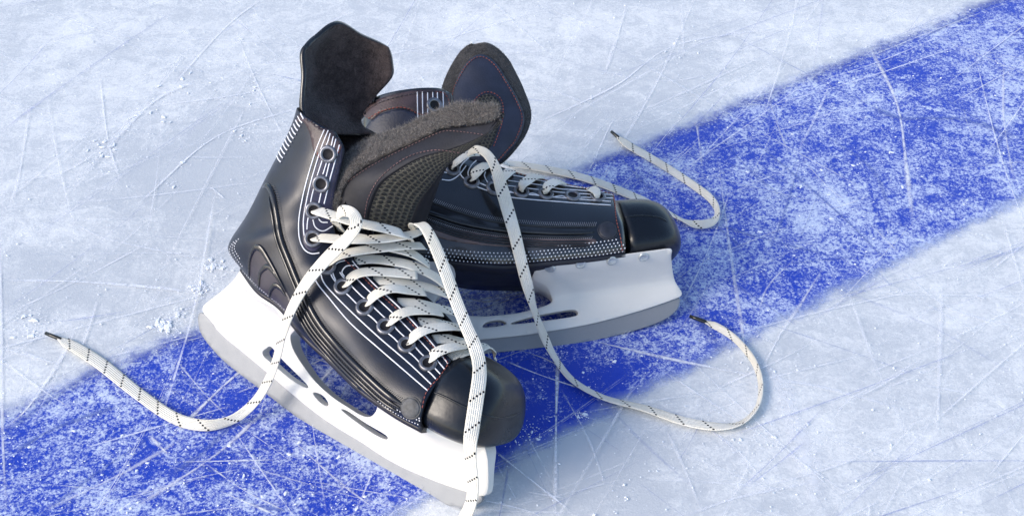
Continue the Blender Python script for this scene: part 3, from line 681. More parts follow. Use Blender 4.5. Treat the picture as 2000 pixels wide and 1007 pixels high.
# ------------------------------------------------------------------ tendon guards
def sheet_px(sk, rows, n=8, m=8): return sk.W(crgrid([[sk.loc(*p) for p in r] for r in rows], n, m))
tg = sheet_px(A, [[(604, 250, 2.2), (612, 262, 1.4), (650, 262, -.2), (700, 262, -2.4), (730, 262, -3.0)],
                  [(594, 212, 2.5), (606, 222, 1.5), (640, 228, -.2), (680, 232, -2.4), (706, 236, -3.2)],
                  [(596, 180, 2.5), (600, 182, 1.4), (620, 186, -.2), (682, 200, -2.6), (728, 193, -3.1)],
                  [(598, 145, 2.5), (603, 145, 1.4), (622, 140, -.2), (700, 150, -2.6), (763, 150, -3.2)],
                  [(595, 108, 2.6), (604, 104, 1.4), (632, 96, -.2), (708, 108, -2.6), (764, 116, -3.2)],
                  [(602, 92, 2.4), (622, 74, 1.4), (664, 47, 0), (712, 73, -2.0), (759, 92, -3.0)]])
slab('tendon_guard', tg, .0035, [M['lining'], M['boot'], M['black']], A.root, outer=-FW)
A.tg = tg
fz = MB(); fuzz(fz, tg, 5000, .0014, -FW, wd=.00007); fz.build('felt_fibres', M['lining'], [c for c in A.root.children if c.name.startswith('tendon_guard')][0], False)
g0 = B.loc(707, 214, 0)
tg2 = B.W(crgrid([[(g0[0] + .9, g0[1] - .6, 2.6), (g0[0] - .1, g0[1] - .5, 1.6), (g0[0] - .7, g0[1] - .3, 0), (g0[0], g0[1] + .2, -1.6), (g0[0] + 1.2, g0[1] + .3, -2.8)],
                  [(g0[0] + 1.3, g0[1] + .8, 2.7), (g0[0] + .0, g0[1] + .9, 1.6), (g0[0] - .6, g0[1] + 1, 0), (g0[0], g0[1] + 1, -1.7), (g0[0] + 1.8, g0[1] + 1, -3.0)],
                  [(g0[0] + .7, g0[1] + 2.6, 2.6), (g0[0] - .4, g0[1] + 2.8, 1.5), (g0[0] - .9, g0[1] + 3, 0), (g0[0] - .4, g0[1] + 2.8, -1.6), (g0[0] + 1.0, g0[1] + 2.6, -2.8)],
                  [(g0[0] - .4, g0[1] + 4.2, 2.0), (g0[0] - 1.0, g0[1] + 4.6, 1.2), (g0[0] - 1.3, g0[1] + 4.9, 0), (g0[0] - 1.0, g0[1] + 4.6, -1.2), (g0[0] - .2, g0[1] + 4.2, -2.0)]], 6, 6))
slab('tendon_guard', tg2, .003, [M['lining'], M['boot'], M['black']], B.root, outer=B.b)

# ------------------------------------------------------------------ tongue of skate 1: rows run from base to tip, columns from felt rim across the mesh to the lower edge
TC = [[(655, 420, 2.2), (662, 424, 2.2), (680, 432, 2.0), (712, 440, 1.6), (745, 446, 1.0), (796, 455, -.2), (826, 452, -1.6)],
      [(662, 372, 2.2), (668, 382, 2.3), (688, 390, 2.3), (722, 394, 2.0), (760, 402, 1.3), (808, 416, -.1), (842, 404, -1.5)],
      [(672, 316, 1.6), (690, 344, 2.3), (708, 352, 2.4), (742, 356, 2.3), (776, 366, 1.6), (822, 388, .1), (852, 376, -1.3)],
      [(722, 274, .6), (746, 308, 1.7), (760, 322, 2.1), (786, 324, 2.1), (812, 338, 1.6), (846, 358, .2), (862, 348, -1.0)],
      [(790, 250, .0), (805, 280, 1.1), (812, 296, 1.6), (828, 304, 1.7), (846, 316, 1.3), (868, 330, .4), (876, 322, -.6)],
      [(850, 222, -.3), (862, 254, .6), (866, 272, 1.0), (874, 292, 1.2), (882, 300, 1.0), (892, 308, .5), (896, 300, -.3)],
      [(902, 204, -.5), (912, 246, .3), (914, 262, .6), (918, 276, .8), (920, 282, .7), (922, 288, .4), (924, 284, -.2)],
      [(950, 210, -.6), (956, 240, .0), (956, 250, .2), (955, 257, .3), (953, 261, .3), (950, 266, .1), (950, 262, -.3)],
      [(974, 214, -.7), (977, 228, -.3), (976, 232, -.2), (975, 234, -.1), (974, 236, -.1), (973, 238, -.1), (972, 236, -.4)]]
TG = A.W(crgrid([[A.loc(*p) for p in r] for r in TC], 6, 6))
def blk(G, a0, a1, b0, b1): return G[a0:a1, b0:b1]
fe = TG[:, 0:7]
# felt rim is thick; panel, mesh and flap follow it
tongueA = slab('tongue', TG[:, 6:20], .003, [M['tonguepanel'], M['felt'], M['felt']], A.root, outer=-FW)
N_ = gnormals(TG); N_ = N_ if (N_ * -FW).sum(-1).mean() > 0 else -N_
feU = fe + N_[:, 0:7] * .0012
a_, b_ = feU.shape[:2]
bulge = np.sin(np.linspace(0, 1, b_) * math.pi * .8 + .3)[None, :, None] * .0022
feU = feU + N_[:, 0:7] * bulge + rng.normal(0, .00028, (a_, b_, 3))
felt = slab('felt_rim', feU, .0075, [M['felt']], tongueA, outer=-FW)
slab('air_mesh', TG[:, 18:31], .0016, [M['airmesh'], M['felt'], M['matt_black']], tongueA, outer=-FW)
slab('side_flap', TG[:, 30:], .002, [M['matt_black']], tongueA, outer=-FW)
fz = MB(); fuzz(fz, feU, 13000, .0034, -FW); fuzz(fz, feU[:, 0:2], 3000, .0046, UP); fuzz(fz, feU[26:, 0:3], 1500, .0062, UP)
fz.build('felt_fibres', M['fuzz'], felt, False)
tb = bvh_of(TG); A_b = A.bvh
A.bvh = [tb]
st = MB()
for pts in ([(671, 362), (709, 335), (751, 311), (799, 287), (858, 260), (888, 257), (948, 264)],): P_, N2 = A.drape(pts, .0006); dashes(st, P_, N2, .0016, .0010, .00028); st.build('stitching', M['pink_thread'], tongueA)
P_, N2 = A.drape([(712, 424), (719, 388), (737, 354), (767, 326), (804, 304), (846, 294), (876, 295), (900, 298)], .0005); st = MB(); dashes(st, P_, N2, .0018, .0008, .00035); st.build('stitching', M['pink_thread'], tongueA)
A.bvh = A_b

# ------------------------------------------------------------------ tongue of skate 2
T2 = [[(835, 330, .6), (850, 330, 1.0), (890, 335, 1.5), (930, 340, 1.6), (955, 335, 1.4), (962, 328, 1.1)],
      [(850, 262, .3), (866, 268, 1.0), (900, 278, 1.7), (945, 294, 1.9), (975, 306, 1.6), (990, 312, 1.1)],
      [(860, 205, .1), (874, 210, .9), (908, 222, 1.6), (958, 244, 1.9), (1008, 268, 1.5), (1026, 266, .9)],
      [(863, 170, .0), (880, 178, .8), (912, 188, 1.5), (962, 208, 1.8), (1018, 226, 1.4), (1038, 222, .8)],
      [(877, 135, .0), (892, 148, .7), (918, 160, 1.3), (958, 168, 1.6), (1000, 176, 1.3), (1024, 176, .7)],
      [(896, 104, .0), (905, 116, .6), (922, 128, 1.1), (951, 136, 1.3), (984, 136, 1.0), (1005, 136, .5)],
      [(910, 91, .0), (917, 98, .4), (930, 106, .8), (951, 112, 1.0), (974, 112, .8), (992, 114, .4)],
      [(920, 86, .0), (926, 86, .2), (936, 84, .4), (949, 83, .5), (963, 88, .4), (976, 98, .2)]]
TG2 = B.W(crgrid([[B.loc(*p) for p in r] for r in T2], 7, 8))
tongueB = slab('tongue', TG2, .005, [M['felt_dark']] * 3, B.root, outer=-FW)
def panel_from(sk, bv, poly, mat, name, parent, off, th=.0012, step=5, uvs=True):
    """a flat panel laid on a curved surface: polygon traced round it, dropped on the surface"""
    pl = loopcr(poly, 6); V = [Vector(p) for p in pl]; Ed = [(i, (i + 1) % len(pl)) for i in range(len(pl))]
    def inside(x, y):
        c = False
        for i in range(len(pl)):
            x1, y1 = pl[i]; x2, y2 = pl[(i + 1) % len(pl)]
            if (y1 > y) != (y2 > y) and x < (x2 - x1) * (y - y1) / (y2 - y1) + x1: c = not c
        return c
    for x in np.arange(pl[:, 0].min(), pl[:, 0].max(), step):
        for y in np.arange(pl[:, 1].min(), pl[:, 1].max(), step):
            if inside(x, y) and np.min(np.hypot(pl[:, 0] - x, pl[:, 1] - y)) > step * .5: V.append(Vector((x, y)))
    v2, e2, f2 = delaunay_2d_cdt(V, Ed, [], 0, 1e-5)[:3]
    top = []; bot = []; ok = []; old = sk.bvh; sk.bvh = bv
    for v in v2:
        h = sk.hit(v.x, v.y, 0)
        if h is None: ok.append(False); top.append(np.zeros(3)); bot.append(np.zeros(3)); continue
        ok.append(True); top.append(h[0] + h[1] * off); bot.append(h[0] - h[1] * .001)
    sk.bvh = old
    F = []
    for f in f2:
        c = sum((v2[i] for i in f), Vector((0, 0))) / len(f)
        if inside(c.x, c.y) and all(ok[i] for i in f): F.append(tuple(f))
    n = len(v2); cnt = {(f[i], f[(i + 1) % len(f)]) for f in F for i in range(len(f))}
    FF = [f[::-1] for f in F] + [(a, b, b + n, a + n) for (a, b) in cnt if (b, a) not in cnt]
    uv = []
    for p in top + bot:
        q = p - sk.O; uv.append((q @ sk.b * 100, q @ sk.u * 100))
    used = sorted({i for f in FF for i in f}); mp = {k: i for i, k in enumerate(used)}; allv = top + bot
    return link(name, [allv[k] for k in used], [tuple(mp[i] for i in f) for f in FF], mat, parent, [uv[k] for k in used])
bT2 = [bvh_of(TG2)]
pn = panel_from(B, bT2, [(862, 330), (872, 250), (881, 200), (893, 158), (914, 122), (941, 108), (967, 124), (989, 158), (1011, 196), (1023, 233), (1011, 273), (992, 298), (966, 322), (920, 334)], M['tongue_navy'], 'tongue_panel', tongueB, .0012)
bP2 = bT2
ms = panel_from(B, bT2, [(928, 204), (936, 192), (952, 186), (968, 192), (977, 208), (976, 236), (968, 262), (957, 288), (930, 305), (915, 285), (918, 240)], M['airmesh'], 'air_mesh', tongueB, .0017)
o_ = B.bvh; B.bvh = bT2; st = MB()
for pts in ([(871, 290), (885, 190), (897, 157), (918, 124), (941, 114), (964, 129), (985, 161), (1006, 198), (1018, 233), (1006, 271), (988, 294), (970, 314)], [(922, 210), (932, 192), (950, 182), (970, 188), (981, 206), (980, 238), (972, 264), (962, 290)]):
    P_, N2 = B.drape(pts, .0019); st = MB(); dashes(st, P_, N2, .0017, .0009, .00040); st.build('stitching', M['red_thread'], tongueB)
B.bvh = o_
fz = MB(); fuzz(fz, TG2[:, 0:9], 1500, .0020, -FW); fuzz(fz, TG2[:, 33:], 2000, .0020, -FW); fuzz(fz, TG2[36:, :], 1000, .0020, -FW)
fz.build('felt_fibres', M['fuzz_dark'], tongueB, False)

# ------------------------------------------------------------------ printed stripes, stitching, piping, dots
def lines(sk, LS, width, name, mat, off=.0002):
    mb = MB()
    for pts in LS:
        P_, N2 = sk.drape(pts, off)
        if len(P_) > 2: strip(mb, P_, N2, width)
    return mb.build(name, mat, sk.root)
A.all = A.bvh; A.bvh = A.bvh[:1]
F1 = [(611, 536), (622, 556), (640, 578), (684, 630), (739, 679), (798, 730), (841, 767)]
F2 = [(625, 527), (632, 550), (650, 572), (690, 612), (742, 660), (798, 708), (849, 756)]
EY = [(641, 301), (627, 359), (613, 411), (611, 466), (639, 520), (669, 560), (712, 600), (753, 637), (794, 673), (836, 709)]
def between(a, b, t, bump_=0, eye=()):
    Aq = cr(a, 10); Bq = cr(b, 10); n = 48; ia = np.linspace(0, 1, len(Aq)); ib = np.linspace(0, 1, len(Bq)); tt = np.linspace(0, 1, n)
    P_ = np.stack([np.interp(tt, ia, Aq[:, k]) * (1 - t) + np.interp(tt, ib, Bq[:, k]) * t for k in (0, 1)], 1)
    for e in eye:
        d = P_ - np.array(e); r = np.hypot(d[:, 0], d[:, 1]); P_ += d / np.maximum(r, 1)[:, None] * (np.clip(17 - r, 0, 17) * bump_ * .35)[:, None]
    return [tuple(p) for p in P_[::2]]
FT = [(690, 509), (705, 526), (740, 561), (784, 601), (838, 660), (882, 716)]
FI = [(640, 522), (646, 546), (668, 574), (712, 616), (754, 654), (800, 692), (856, 744)]
LSA = [F1, F2, between(F2, FT, .26, .85, EY[4:]), between(F2, FT, .5, .85, EY[4:])[3:], between(F2, FT, .74, .6, EY[4:])[5:], between(F2, FT, .97),
       [(675, 508), (658, 514), (650, 530), (656, 548)], [(692, 518), (676, 520), (668, 531), (673, 540)],
       [(636, 248), (617, 295), (600, 351), (590, 392), (584, 430), (585, 464), (594, 486), (608, 495), (624, 494)],
       [(641, 255), (625, 297), (607, 357), (598, 397), (593, 430), (595, 461), (604, 474)],
       [(645, 261), (641, 276), (636, 288)], [(630, 312), (620, 343), (614, 365), (608, 389), (605, 412), (601, 432), (600, 448)],
       [(651, 267), (648, 282), (646, 286)], [(638, 318), (631, 340)], [(656, 272), (651, 292), (643, 321), (637, 345)], [(628, 373), (623, 396)],
       [(663, 283), (657, 305), (651, 327), (644, 352), (638, 378), (633, 398)], [(621, 424), (628, 433), (640, 434)], [(611, 426), (616, 443), (631, 451), (650, 441)]]
lines(A, LSA, .00085, 'printed_lines', M['white_print'], .0004)
st = MB()
for pts in ([(661, 268), (665, 290), (657, 330), (650, 365), (645, 400)], [(600, 210), (622, 232), (640, 246), (656, 266)]): P_, N2 = A.drape(pts, .0003); st = MB(); dashes(st, P_, N2, .0016, .0011, .0003); st.build('stitching', M['dark_thread'], A.root)
st = MB()
for pts in ([(672, 506), (700, 532), (740, 572), (785, 612), (838, 668), (874, 708), (866, 728), (845, 750), (832, 768), (826, 792), (822, 820)], [(621, 297), (622, 304), (628, 308), (634, 306)], [(664, 286), (662, 294), (659, 300)]): P_, N2 = A.drape(pts, .0004); st = MB(); dashes(st, P_, N2, .0022, .0008, .00045); st.build('stitching', M['red_thread'], A.root)
# whip stitches on the back
wm = MB()
for k in range(13):
    t = k / 12; x, y = 592 - 50 * t, 217 + 92 * t; P_, N2 = A.drape([(x - 1, y - 5), (x + 3, y + 3), (x + 6 + 1.5 * (t > .1), y + 8)], .0004)
    if len(P_) > 3: strip(wm, P_, N2, .00085, .0003)
wm.build('whip_stitches', M['white_print'], A.root)
def piping(sk, LS, name, mat, k=8):
    mb = MB()
    for pts, r, off in LS:
        P_, N2 = sk.drape(pts, off)
        if len(P_) > 3:
            rr = np.full(len(P_), r) * np.clip(np.minimum(np.linspace(0, 10, len(P_)), np.linspace(10, 0, len(P_))) + .3, 0, 1); V, F = tube_mesh(P_, rr, N2, k); mb.add(V, F)
    return mb.build(name, mat, sk.root)
r1 = [(513, 366), (524, 364), (534, 382), (541, 420), (549, 465), (568, 515), (592, 572), (622, 628), (660, 675), (705, 722), (755, 768), (788, 790)]
def shift(pts, dx, dy): return [(x + dx, y + dy) for x, y in pts]
def rib(pts, d): 
    P_ = np.array(pts, float); T = np.gradient(P_, axis=0); T /= np.linalg.norm(T, axis=1, keepdims=True); return [tuple(p + np.array([-t[1], t[0]]) * d) for p, t in zip(P_, T)]
piping(A, [(r1, .0024, -.0002), (rib(r1[2:], 9), .0014, 0), (rib(r1[6:], 17), .0013, 0), (rib(r1[6:], 23), .0011, 0), (rib(r1[6:], 29), .0011, 0)], 'side_piping', M['black'])
tk = MB()                                            # embossed ticks along the piping, their highlights painted in as grey
def ticks(sk, pts, d0, d1, step, r=.00022, slant=3):
    c = cr(pts, 30); T = np.gradient(c, axis=0); T /= np.linalg.norm(T, axis=1, keepdims=True); Ls = np.concatenate([[0], np.cumsum(np.hypot(*np.diff(c, axis=0).T))])
    for s_ in np.arange(2, Ls[-1], step):
        p = np.array([np.interp(s_, Ls, c[:, 0]), np.interp(s_, Ls, c[:, 1])]); i = np.searchsorted(Ls, s_) - 1; t = T[i]; n_ = np.array([-t[1], t[0]])
        P_, N2 = sk.drape([p + n_ * d0, p + n_ * (d0 + d1) / 2 + t * slant / 2, p + n_ * d1 + t * slant], .0002, 2)
        if len(P_) > 3: V, F = tube_mesh(P_, r, N2, 4); tk.add(V, F)
ticks(A, r1[1:], -4, -11, 4.2); ticks(A, r1[6:], 11, 15, 4.2)
tk.build('embossed_glint_ticks', M['badge'], A.root)
panel_from(A, A.bvh, [(489, 542), (487, 515), (491, 492), (500, 481), (511, 484), (522, 502), (540, 532), (560, 568), (575, 600), (566, 612), (545, 597), (520, 575), (500, 555)], M['arcpanel'], 'heel_panel', A.root, .0004)
am = MB()
for pts, w0 in ([([(488, 540), (488, 512), (493, 492), (501, 483), (511, 487), (523, 505), (540, 534), (560, 570)], .0040), ([(507, 560), (508, 538), (515, 525), (525, 521), (537, 534), (550, 556)], .0036), ([(527, 580), (530, 566), (538, 557), (549, 563), (560, 578)], .0036)]):
    P_, N2 = A.drape(pts, .0009)
    if len(P_) > 3: strip(am, P_, N2, w0 * np.interp(np.linspace(0, 1, len(P_)), [0, .2, .5, .8, 1], [.3, .7, 1.2, .8, .2]), .0003)
am.build('heel_arcs', M['black'], A.root)
panel_from(A, A.bvh, [(592, 212), (602, 207), (622, 222), (642, 240), (659, 262), (669, 282), (660, 300), (636, 304), (620, 306), (612, 290), (606, 262), (594, 238), (580, 236)], M['ribbed'], 'collar_panel', A.root, .0005)
panel_from(A, A.bvh, [(651, 272), (668, 284), (667, 315), (658, 352), (652, 385), (650, 440), (640, 458), (618, 490), (596, 482), (590, 450), (592, 405), (605, 362), (620, 315), (636, 296)], M['indigo'], 'eyelet_facing', A.root, .0003)
# dots along the heel and by the badge
def dots(sk, rows, name='dot_pattern', r=.00050, sk_mat='white_print'):
    mb = MB()
    for (x, y) in rows:
        h = sk.hit(x, y, .0002)
        if h: disc(mb, h[0], h[1], [(r, 0), (r * .8, .0002)], 7)
    return mb.build(name, M[sk_mat], sk.root)
DA = []
rimA = cr([(p[0], p[1]) for p in RIM], 30)
Ls = np.concatenate([[0], np.cumsum(np.hypot(*np.diff(rimA, axis=0).T))])
def along(pts, s): 
    c = cr(pts, 30); l = np.concatenate([[0], np.cumsum(np.hypot(*np.diff(c, axis=0).T))]); return np.array([np.interp(s, l, c[:, 0]), np.interp(s, l, c[:, 1])]), l[-1]
hl = [(455, 474), (448, 486), (450, 499), (470, 527), (505, 563), (545, 597), (565, 618)]
for s_ in np.arange(0, 190, 5.2):
    p, _ = along(hl, s_); DA.append(tuple(p + np.array([1.5, -1.5])))
    if s_ < 62: DA.append(tuple(p + np.array([6.5, -4.0]))); DA.append(tuple(p + np.array([11, -7]))) if s_ < 45 else None
NH = len(DA)
fl = [(822, 832), (790, 818), (760, 800), (735, 782)]
for s_ in np.arange(0, 100, 6):
    p, _ = along(fl, s_); DA.append(tuple(p + np.array([0, -2])))
    if s_ < 60: DA.append(tuple(p + np.array([3, -9]))); DA.append(tuple(p + np.array([-3, -16]))) if s_ < 30 else None
dots(A, DA[:NH]); dots(A, DA[NH:])
bvA = A.bvh
def badge(sk, x, y, r, mat):
    h = sk.hit(x, y); mb = MB(); disc(mb, h[0], h[1], [(r * 1.15, -.0008), (r * 1.13, .0006), (r * 1.03, .0006), (r, .0003), (r * .98, .0012), (r * .9, .0016)], 36); mb.build('round_badge', mat, sk.root)
badge(A, 803, 796, .0065, M['badge'])
def eyelets(sk, pts, nrm=None):
    for (x, y, *r) in pts:
        h = sk.hit(x, y)
        if h is None: continue
        k = r[0] if r else .0062; mb = MB()
        disc(mb, h[0], h[1], [(k, -.0006), (k * .99, .0010), (k * .86, .0019), (k * .70, .0019), (k * .58, .0013), (k * .55, .0009)], 26); n0 = len(mb.F)
        o = mb.build('eyelet', [M['eyelet'], M['matt_black']], sk.root); o.data.polygons[n0 - 1].material_index = 1
        for p in list(o.data.polygons)[26 * 4:]: p.material_index = 1
eyelets(A, EY)

# ---- skate 2
B.all = B.bvh; B.bvh = B.bvh[:1]
eb = [(883, 330), (921, 356), (964, 368), (1018, 375), (1066, 379), (1118, 383), (1168, 385)]
lnB = [[(1206, 402), (1100, 395), (1000, 386), (960, 375), (925, 362), (902, 345), (898, 330), (905, 318), (919, 306)],
       [(1206, 395), (1100, 387), (1004, 377), (975, 372), (942, 360), (920, 350), (914, 338), (920, 324), (930, 314)],
       [(1206, 388), (1140, 386), (1119, 389), (1095, 383), (1068, 387), (1040, 378), (1018, 383), (995, 374), (960, 366)],
       [(1205, 382), (1185, 380), (1140, 379), (1096, 376), (1046, 370), (992, 363)], [(1203, 377), (1170, 375), (1120, 371), (1092, 369), (1050, 361), (992, 353)],
       [(1200, 371), (1150, 368), (1100, 362), (1050, 352), (1002, 343)], [(863, 351), (880, 352), (896, 342), (910, 324)], [(862, 336), (876, 338), (886, 340), (897, 333)], [(966, 341), (960, 346), (966, 356), (972, 362)], [(948, 336), (946, 344), (952, 356), (962, 362)]]
for x0, x1 in ((815, 816), (825, 826), (835, 835), (845, 843), (854, 852), (865, 864)): lnB.append([(x0, 180), (x0 + .4, 205), (x1, 235), (x1, 262)])
lines(B, lnB, .00085, 'printed_lines', M['white_print'], .0004)
st = MB()
for pts in ([(1000, 336), (1050, 349), (1100, 360), (1150, 369), (1192, 377), (1200, 392), (1204, 430), (1212, 465), (1216, 492)], [(720, 232), (745, 218), (780, 210), (800, 214), (815, 222), (828, 224), (838, 220)], [(850, 180), (866, 182), (874, 192), (878, 206), (876, 215)]):
    P_, N2 = B.drape(pts, .0004); st = MB(); dashes(st, P_, N2, .0022, .0008, .00042); st.build('stitching', M['red_thread'], B.root)
panel_from(B, B.bvh, [(706, 220), (716, 206), (745, 192), (790, 180), (830, 175), (870, 176), (880, 186), (880, 205), (860, 225), (830, 224), (812, 220), (795, 212), (770, 212), (745, 220), (725, 234)], M['ribbed'], 'collar_panel', B.root, .0003)
panel_from(B, B.bvh, [(712, 262), (722, 238), (745, 222), (780, 214), (805, 220), (830, 228), (862, 226), (883, 208), (886, 240), (880, 275), (800, 300), (720, 300)], M['tongue_navy'], 'ankle_panel', B.root, .0002)
st = MB(); P_, N2 = B.drape([(712, 220), (745, 200), (790, 187), (830, 181), (868, 179)], .0005); dashes(st, P_, N2, .003, .0006, .0004); st.build('stitching', M['dark_thread'], B.root)
s1 = [(800, 380), (845, 396), (900, 415), (965, 432), (1050, 441), (1110, 443), (1165, 443)]
s2 = [(800, 408), (850, 424), (900, 440), (965, 452), (1050, 458), (1110, 459), (1160, 458)]
piping(B, [(s1, .0010, 0), (shift(s2, 0, -5), .0022, -.0004), (shift(s2, 0, 3), .0012, 0), (shift(s2, 0, 13), .0010, -.0002), (shift(s2, 0, 18), .0010, -.0002), (shift(s2, 0, 23), .0010, -.0002)], 'side_piping', M['black'])
tk = MB(); ticks(B, s1, -1, -9, 3.8, .00025, 3); ticks(B, s2, 4, 9, 3.8, .00025, -3); tk.build('embossed_glint_ticks', M['glint'], B.root)
DB = []
rb = [(1216, 489), (1161, 497), (1078, 505), (1000, 511), (930, 510), (865, 504), (832, 498)]
for s_ in np.arange(0, 390, 7.6):
    p, _ = along(rb, s_)
    nrow = 3 if s_ < 12 else (5 if s_ < 130 else 4)
    for k in range(nrow): DB.append((p[0] + (k % 2) * 3.8 + k * .6, p[1] + 1.5 - k * 6.3))
dots(B, DB, r=.00056)
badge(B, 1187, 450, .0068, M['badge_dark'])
eyelets(B, eb + [(848, 206)])
for sk, LS in ((B, [([(1212, 425), (1250, 421), (1285, 424), (1303, 433)], .0006, 0)]), (A, [([(838, 762), (868, 774), (905, 792), (950, 811), (985, 816), (1014, 806)], .0008, 0)])):
    o_ = sk.bvh; sk.bvh = sk.all[1:]; piping(sk, LS, 'cap_ridge', M['cap']); sk.bvh = o_
panel_from(B, B.bvh, [(835, 432), (900, 449), (1000, 463), (1100, 467), (1160, 466), (1150, 478), (1050, 482), (960, 480), (880, 470), (840, 455)], M['copper_sheen'], 'painted_sheen_band', B.root, .0002)  # brown strip paints the boot's coppery sheen below the piping
# rivets in the holder flanges
for sk, pts in ((B, [(1074, 523), (1134, 515), (1195, 509), (1257, 502)]),):
    me = None
    ob = [c for c in sk.root.children if c.name.startswith('blade_holder')][0]; off = sk.O
    bv = BVHTree.FromPolygons([tuple(np.array(v.co) + off) for v in ob.data.vertices], [tuple(p.vertices) for p in ob.data.polygons]); old = sk.bvh; sk.bvh = [bv]
    for x, y in pts:
        h = sk.hit(x, y)
        if h: mb = MB(); disc(mb, h[0], h[1], [(.0042, -.0006), (.0041, .0006), (.0033, .0011), (.0026, .0008), (.001, .0007)], 22); mb.build('rivet', M['rivet'], sk.root)
    sk.bvh = old

# ------------------------------------------------------------------ laces
def lift(sk, pts, h=0.0):
    """points (px,py,z) in the skate frame, h cm raised"""
    return np.array([sk.P(p[0], p[1], p[2]) for p in pts])
def across(sk, pts, zs, mb, u0, w=LACE_W, n=None, p0=0.004):
    k = len(pts); P_ = np.array([sk.P(x, y, z) for (x, y), z in zip(pts, zs)])
    nn = n if n is not None else (sk.n * .62 + sk.u * .78); N2 = np.tile(nn, (k, 1)); ribbon(P_, N2, w, LACE_T, mb, u0, pinch0=p0)
def zlin(k, a, b): return list(np.linspace(a, b, k))
cl = MB()
SA = [([(880, 700), (905, 687), (928, 684), (948, 675), (961, 682), (966, 696)], [2.0, 1.0, 0, -1.4, -2.4, -3.0]),
      ([(847, 662), (870, 661), (891, 662), (925, 669)], [1.9, 1.2, .4, -1.8]),
      ([(818, 628), (840, 629), (863, 631), (908, 641)], [1.9, 1.2, .4, -1.9]),
      ([(777, 590), (805, 591), (833, 595), (896, 611)], [1.9, 1.2, .4, -2.0]),
      ([(729, 548), (760, 547), (788, 551), (833, 560), (880, 576)], [2.0, 1.4, .7, -.6, -2.0]),
      ([(693, 509), (725, 506), (759, 509), (803, 518), (848, 539), (874, 558)], [2.0, 1.4, .8, 0, -1.2, -2.0]),
      ([(690, 462), (725, 470), (759, 482), (803, 494), (838, 516)], [2.1, 1.6, 1.0, 0, -1.4])]
for i, (p, z) in enumerate(SA): across(A, p, z, cl, i * .7, p0=0)
SB = [([(836, 710), (840, 700), (852, 688), (877, 678), (905, 673), (928, 664)], [2.55, 2.95, 2.9, 2.2, 1.0, -.4]),
      ([(794, 674), (800, 664), (818, 649), (842, 640), (878, 637), (908, 640)], [2.6, 3.05, 2.9, 2.2, 1.0, -.4]),
      ([(753, 638), (760, 628), (777, 615), (800, 607), (836, 606), (862, 610)], [2.6, 3.05, 2.9, 2.3, 1.2, .2]),
      ([(712, 601), (718, 589), (738, 572), (765, 563), (800, 567), (829, 570)], [2.6, 3.05, 2.9, 2.3, 1.2, .2]),
      ([(669, 561), (675, 553), (694, 536), (723, 530), (765, 532), (815, 537)], [2.6, 3.1, 3.0, 2.4, 1.4, .2]),
      ([(639, 520), (644, 512), (662, 499), (699, 490), (747, 484), (790, 480), (826, 480)], [2.7, 3.2, 3.2, 2.7, 1.8, .6, -.8]),
      ([(611, 467), (622, 464), (669, 467), (729, 467), (774, 463), (805, 457), (824, 448)], [3.0, 3.6, 3.4, 2.6, 1.6, .4, -.8]),
      ([(613, 412), (622, 412), (654, 422), (699, 435), (747, 445), (785, 456), (800, 468)], [3.0, 3.7, 3.6, 3.1, 2.4, 1.5, .4])]
for i, (p, z) in enumerate(SB): across(A, p, z, cl, i * 1.1 + .3, p0=.010)
cl.build('crossed_laces', M['lace'], A.root)
cb = MB()
for i, (p, z) in enumerate([([(1167, 386), (1166, 378), (1161, 371), (1154, 366)], [3.0, 3.2, 2.8, 2.2]), ([(1066, 377), (1067, 368), (1074, 360), (1088, 354), (1102, 357)], [3.2, 3.6, 3.4, 2.8, 1.9]),
                            ([(1018, 373), (1020, 362), (1028, 354), (1042, 345), (1056, 344)], [3.2, 3.6, 3.4, 2.8, 1.9]), ([(967, 366), (976, 352), (986, 342), (998, 332)], [3.3, 3.6, 3.3, 2.4]),
                            ([(921, 355), (925, 344), (935, 331), (950, 322), (962, 322)], [3.4, 3.9, 3.8, 3.2, 2.3]), ([(883, 329), (888, 318), (898, 308), (914, 300), (930, 299)], [3.4, 3.9, 4.0, 3.8, 3.2])]):
    across(B, p, z, cb, i * 1.2, n=B.n * .85 + B.u * .5, p0=.009)
cb.build('crossed_laces', M['lace'], B.root)

def loose(sk, pts, name='lace_end', aglet=None, u0=0):
    """pts: (px,py, height spec, normal spec, width factor). height: ('i', m above ice) or ('s', z in the skate frame)"""
    P_ = []; N2 = []; Wd = []
    for (x, y, h, n, wf) in pts:
        if h[0] == 'i': P_.append(ice(x, y, h[1]))
        elif h[0] == 'h':
            o_ = h[2].bvh; h[2].bvh = h[2].all; q = h[2].hit(x, y, h[1]); h[2].bvh = o_; P_.append(q[0]); n = q[1]
        else: P_.append(h[2].P(x, y, h[1]))
        N2.append(n); Wd.append(LACE_W * wf)
    mb, PP, T = ribbon(np.array(P_), np.array(N2, float), np.array(Wd), LACE_T, None, u0, pinch1=.008 if aglet else 0, sub=12)
    o = mb.build(name, M['lace'], sk.root)
    if aglet:
        e = ice(aglet[0], aglet[1], aglet[2]); s = PP[-1]; q = np.array([s - (e - s) * .25, s, s * .5 + e * .5, e]); V, F = tube_mesh(q, np.array([.0013, .0016, .0015, .0014]), None, 10); m2 = MB(); m2.add(V, F); m2.build('aglet', M['aglet'], o)
    return o
Zu = np.array([0, 0, 1.0]); An, Bn = A.n, B.n; AU = A.n * .6 + A.u * .8
S_ = lambda z, sk=A: ('s', z, sk)
I_ = lambda h: ('i', h)
H_ = lambda o, sk=A: ('h', o, sk)
V3 = lambda x, y, z: np.array([x, y, z], float) / math.sqrt(x * x + y * y + z * z)
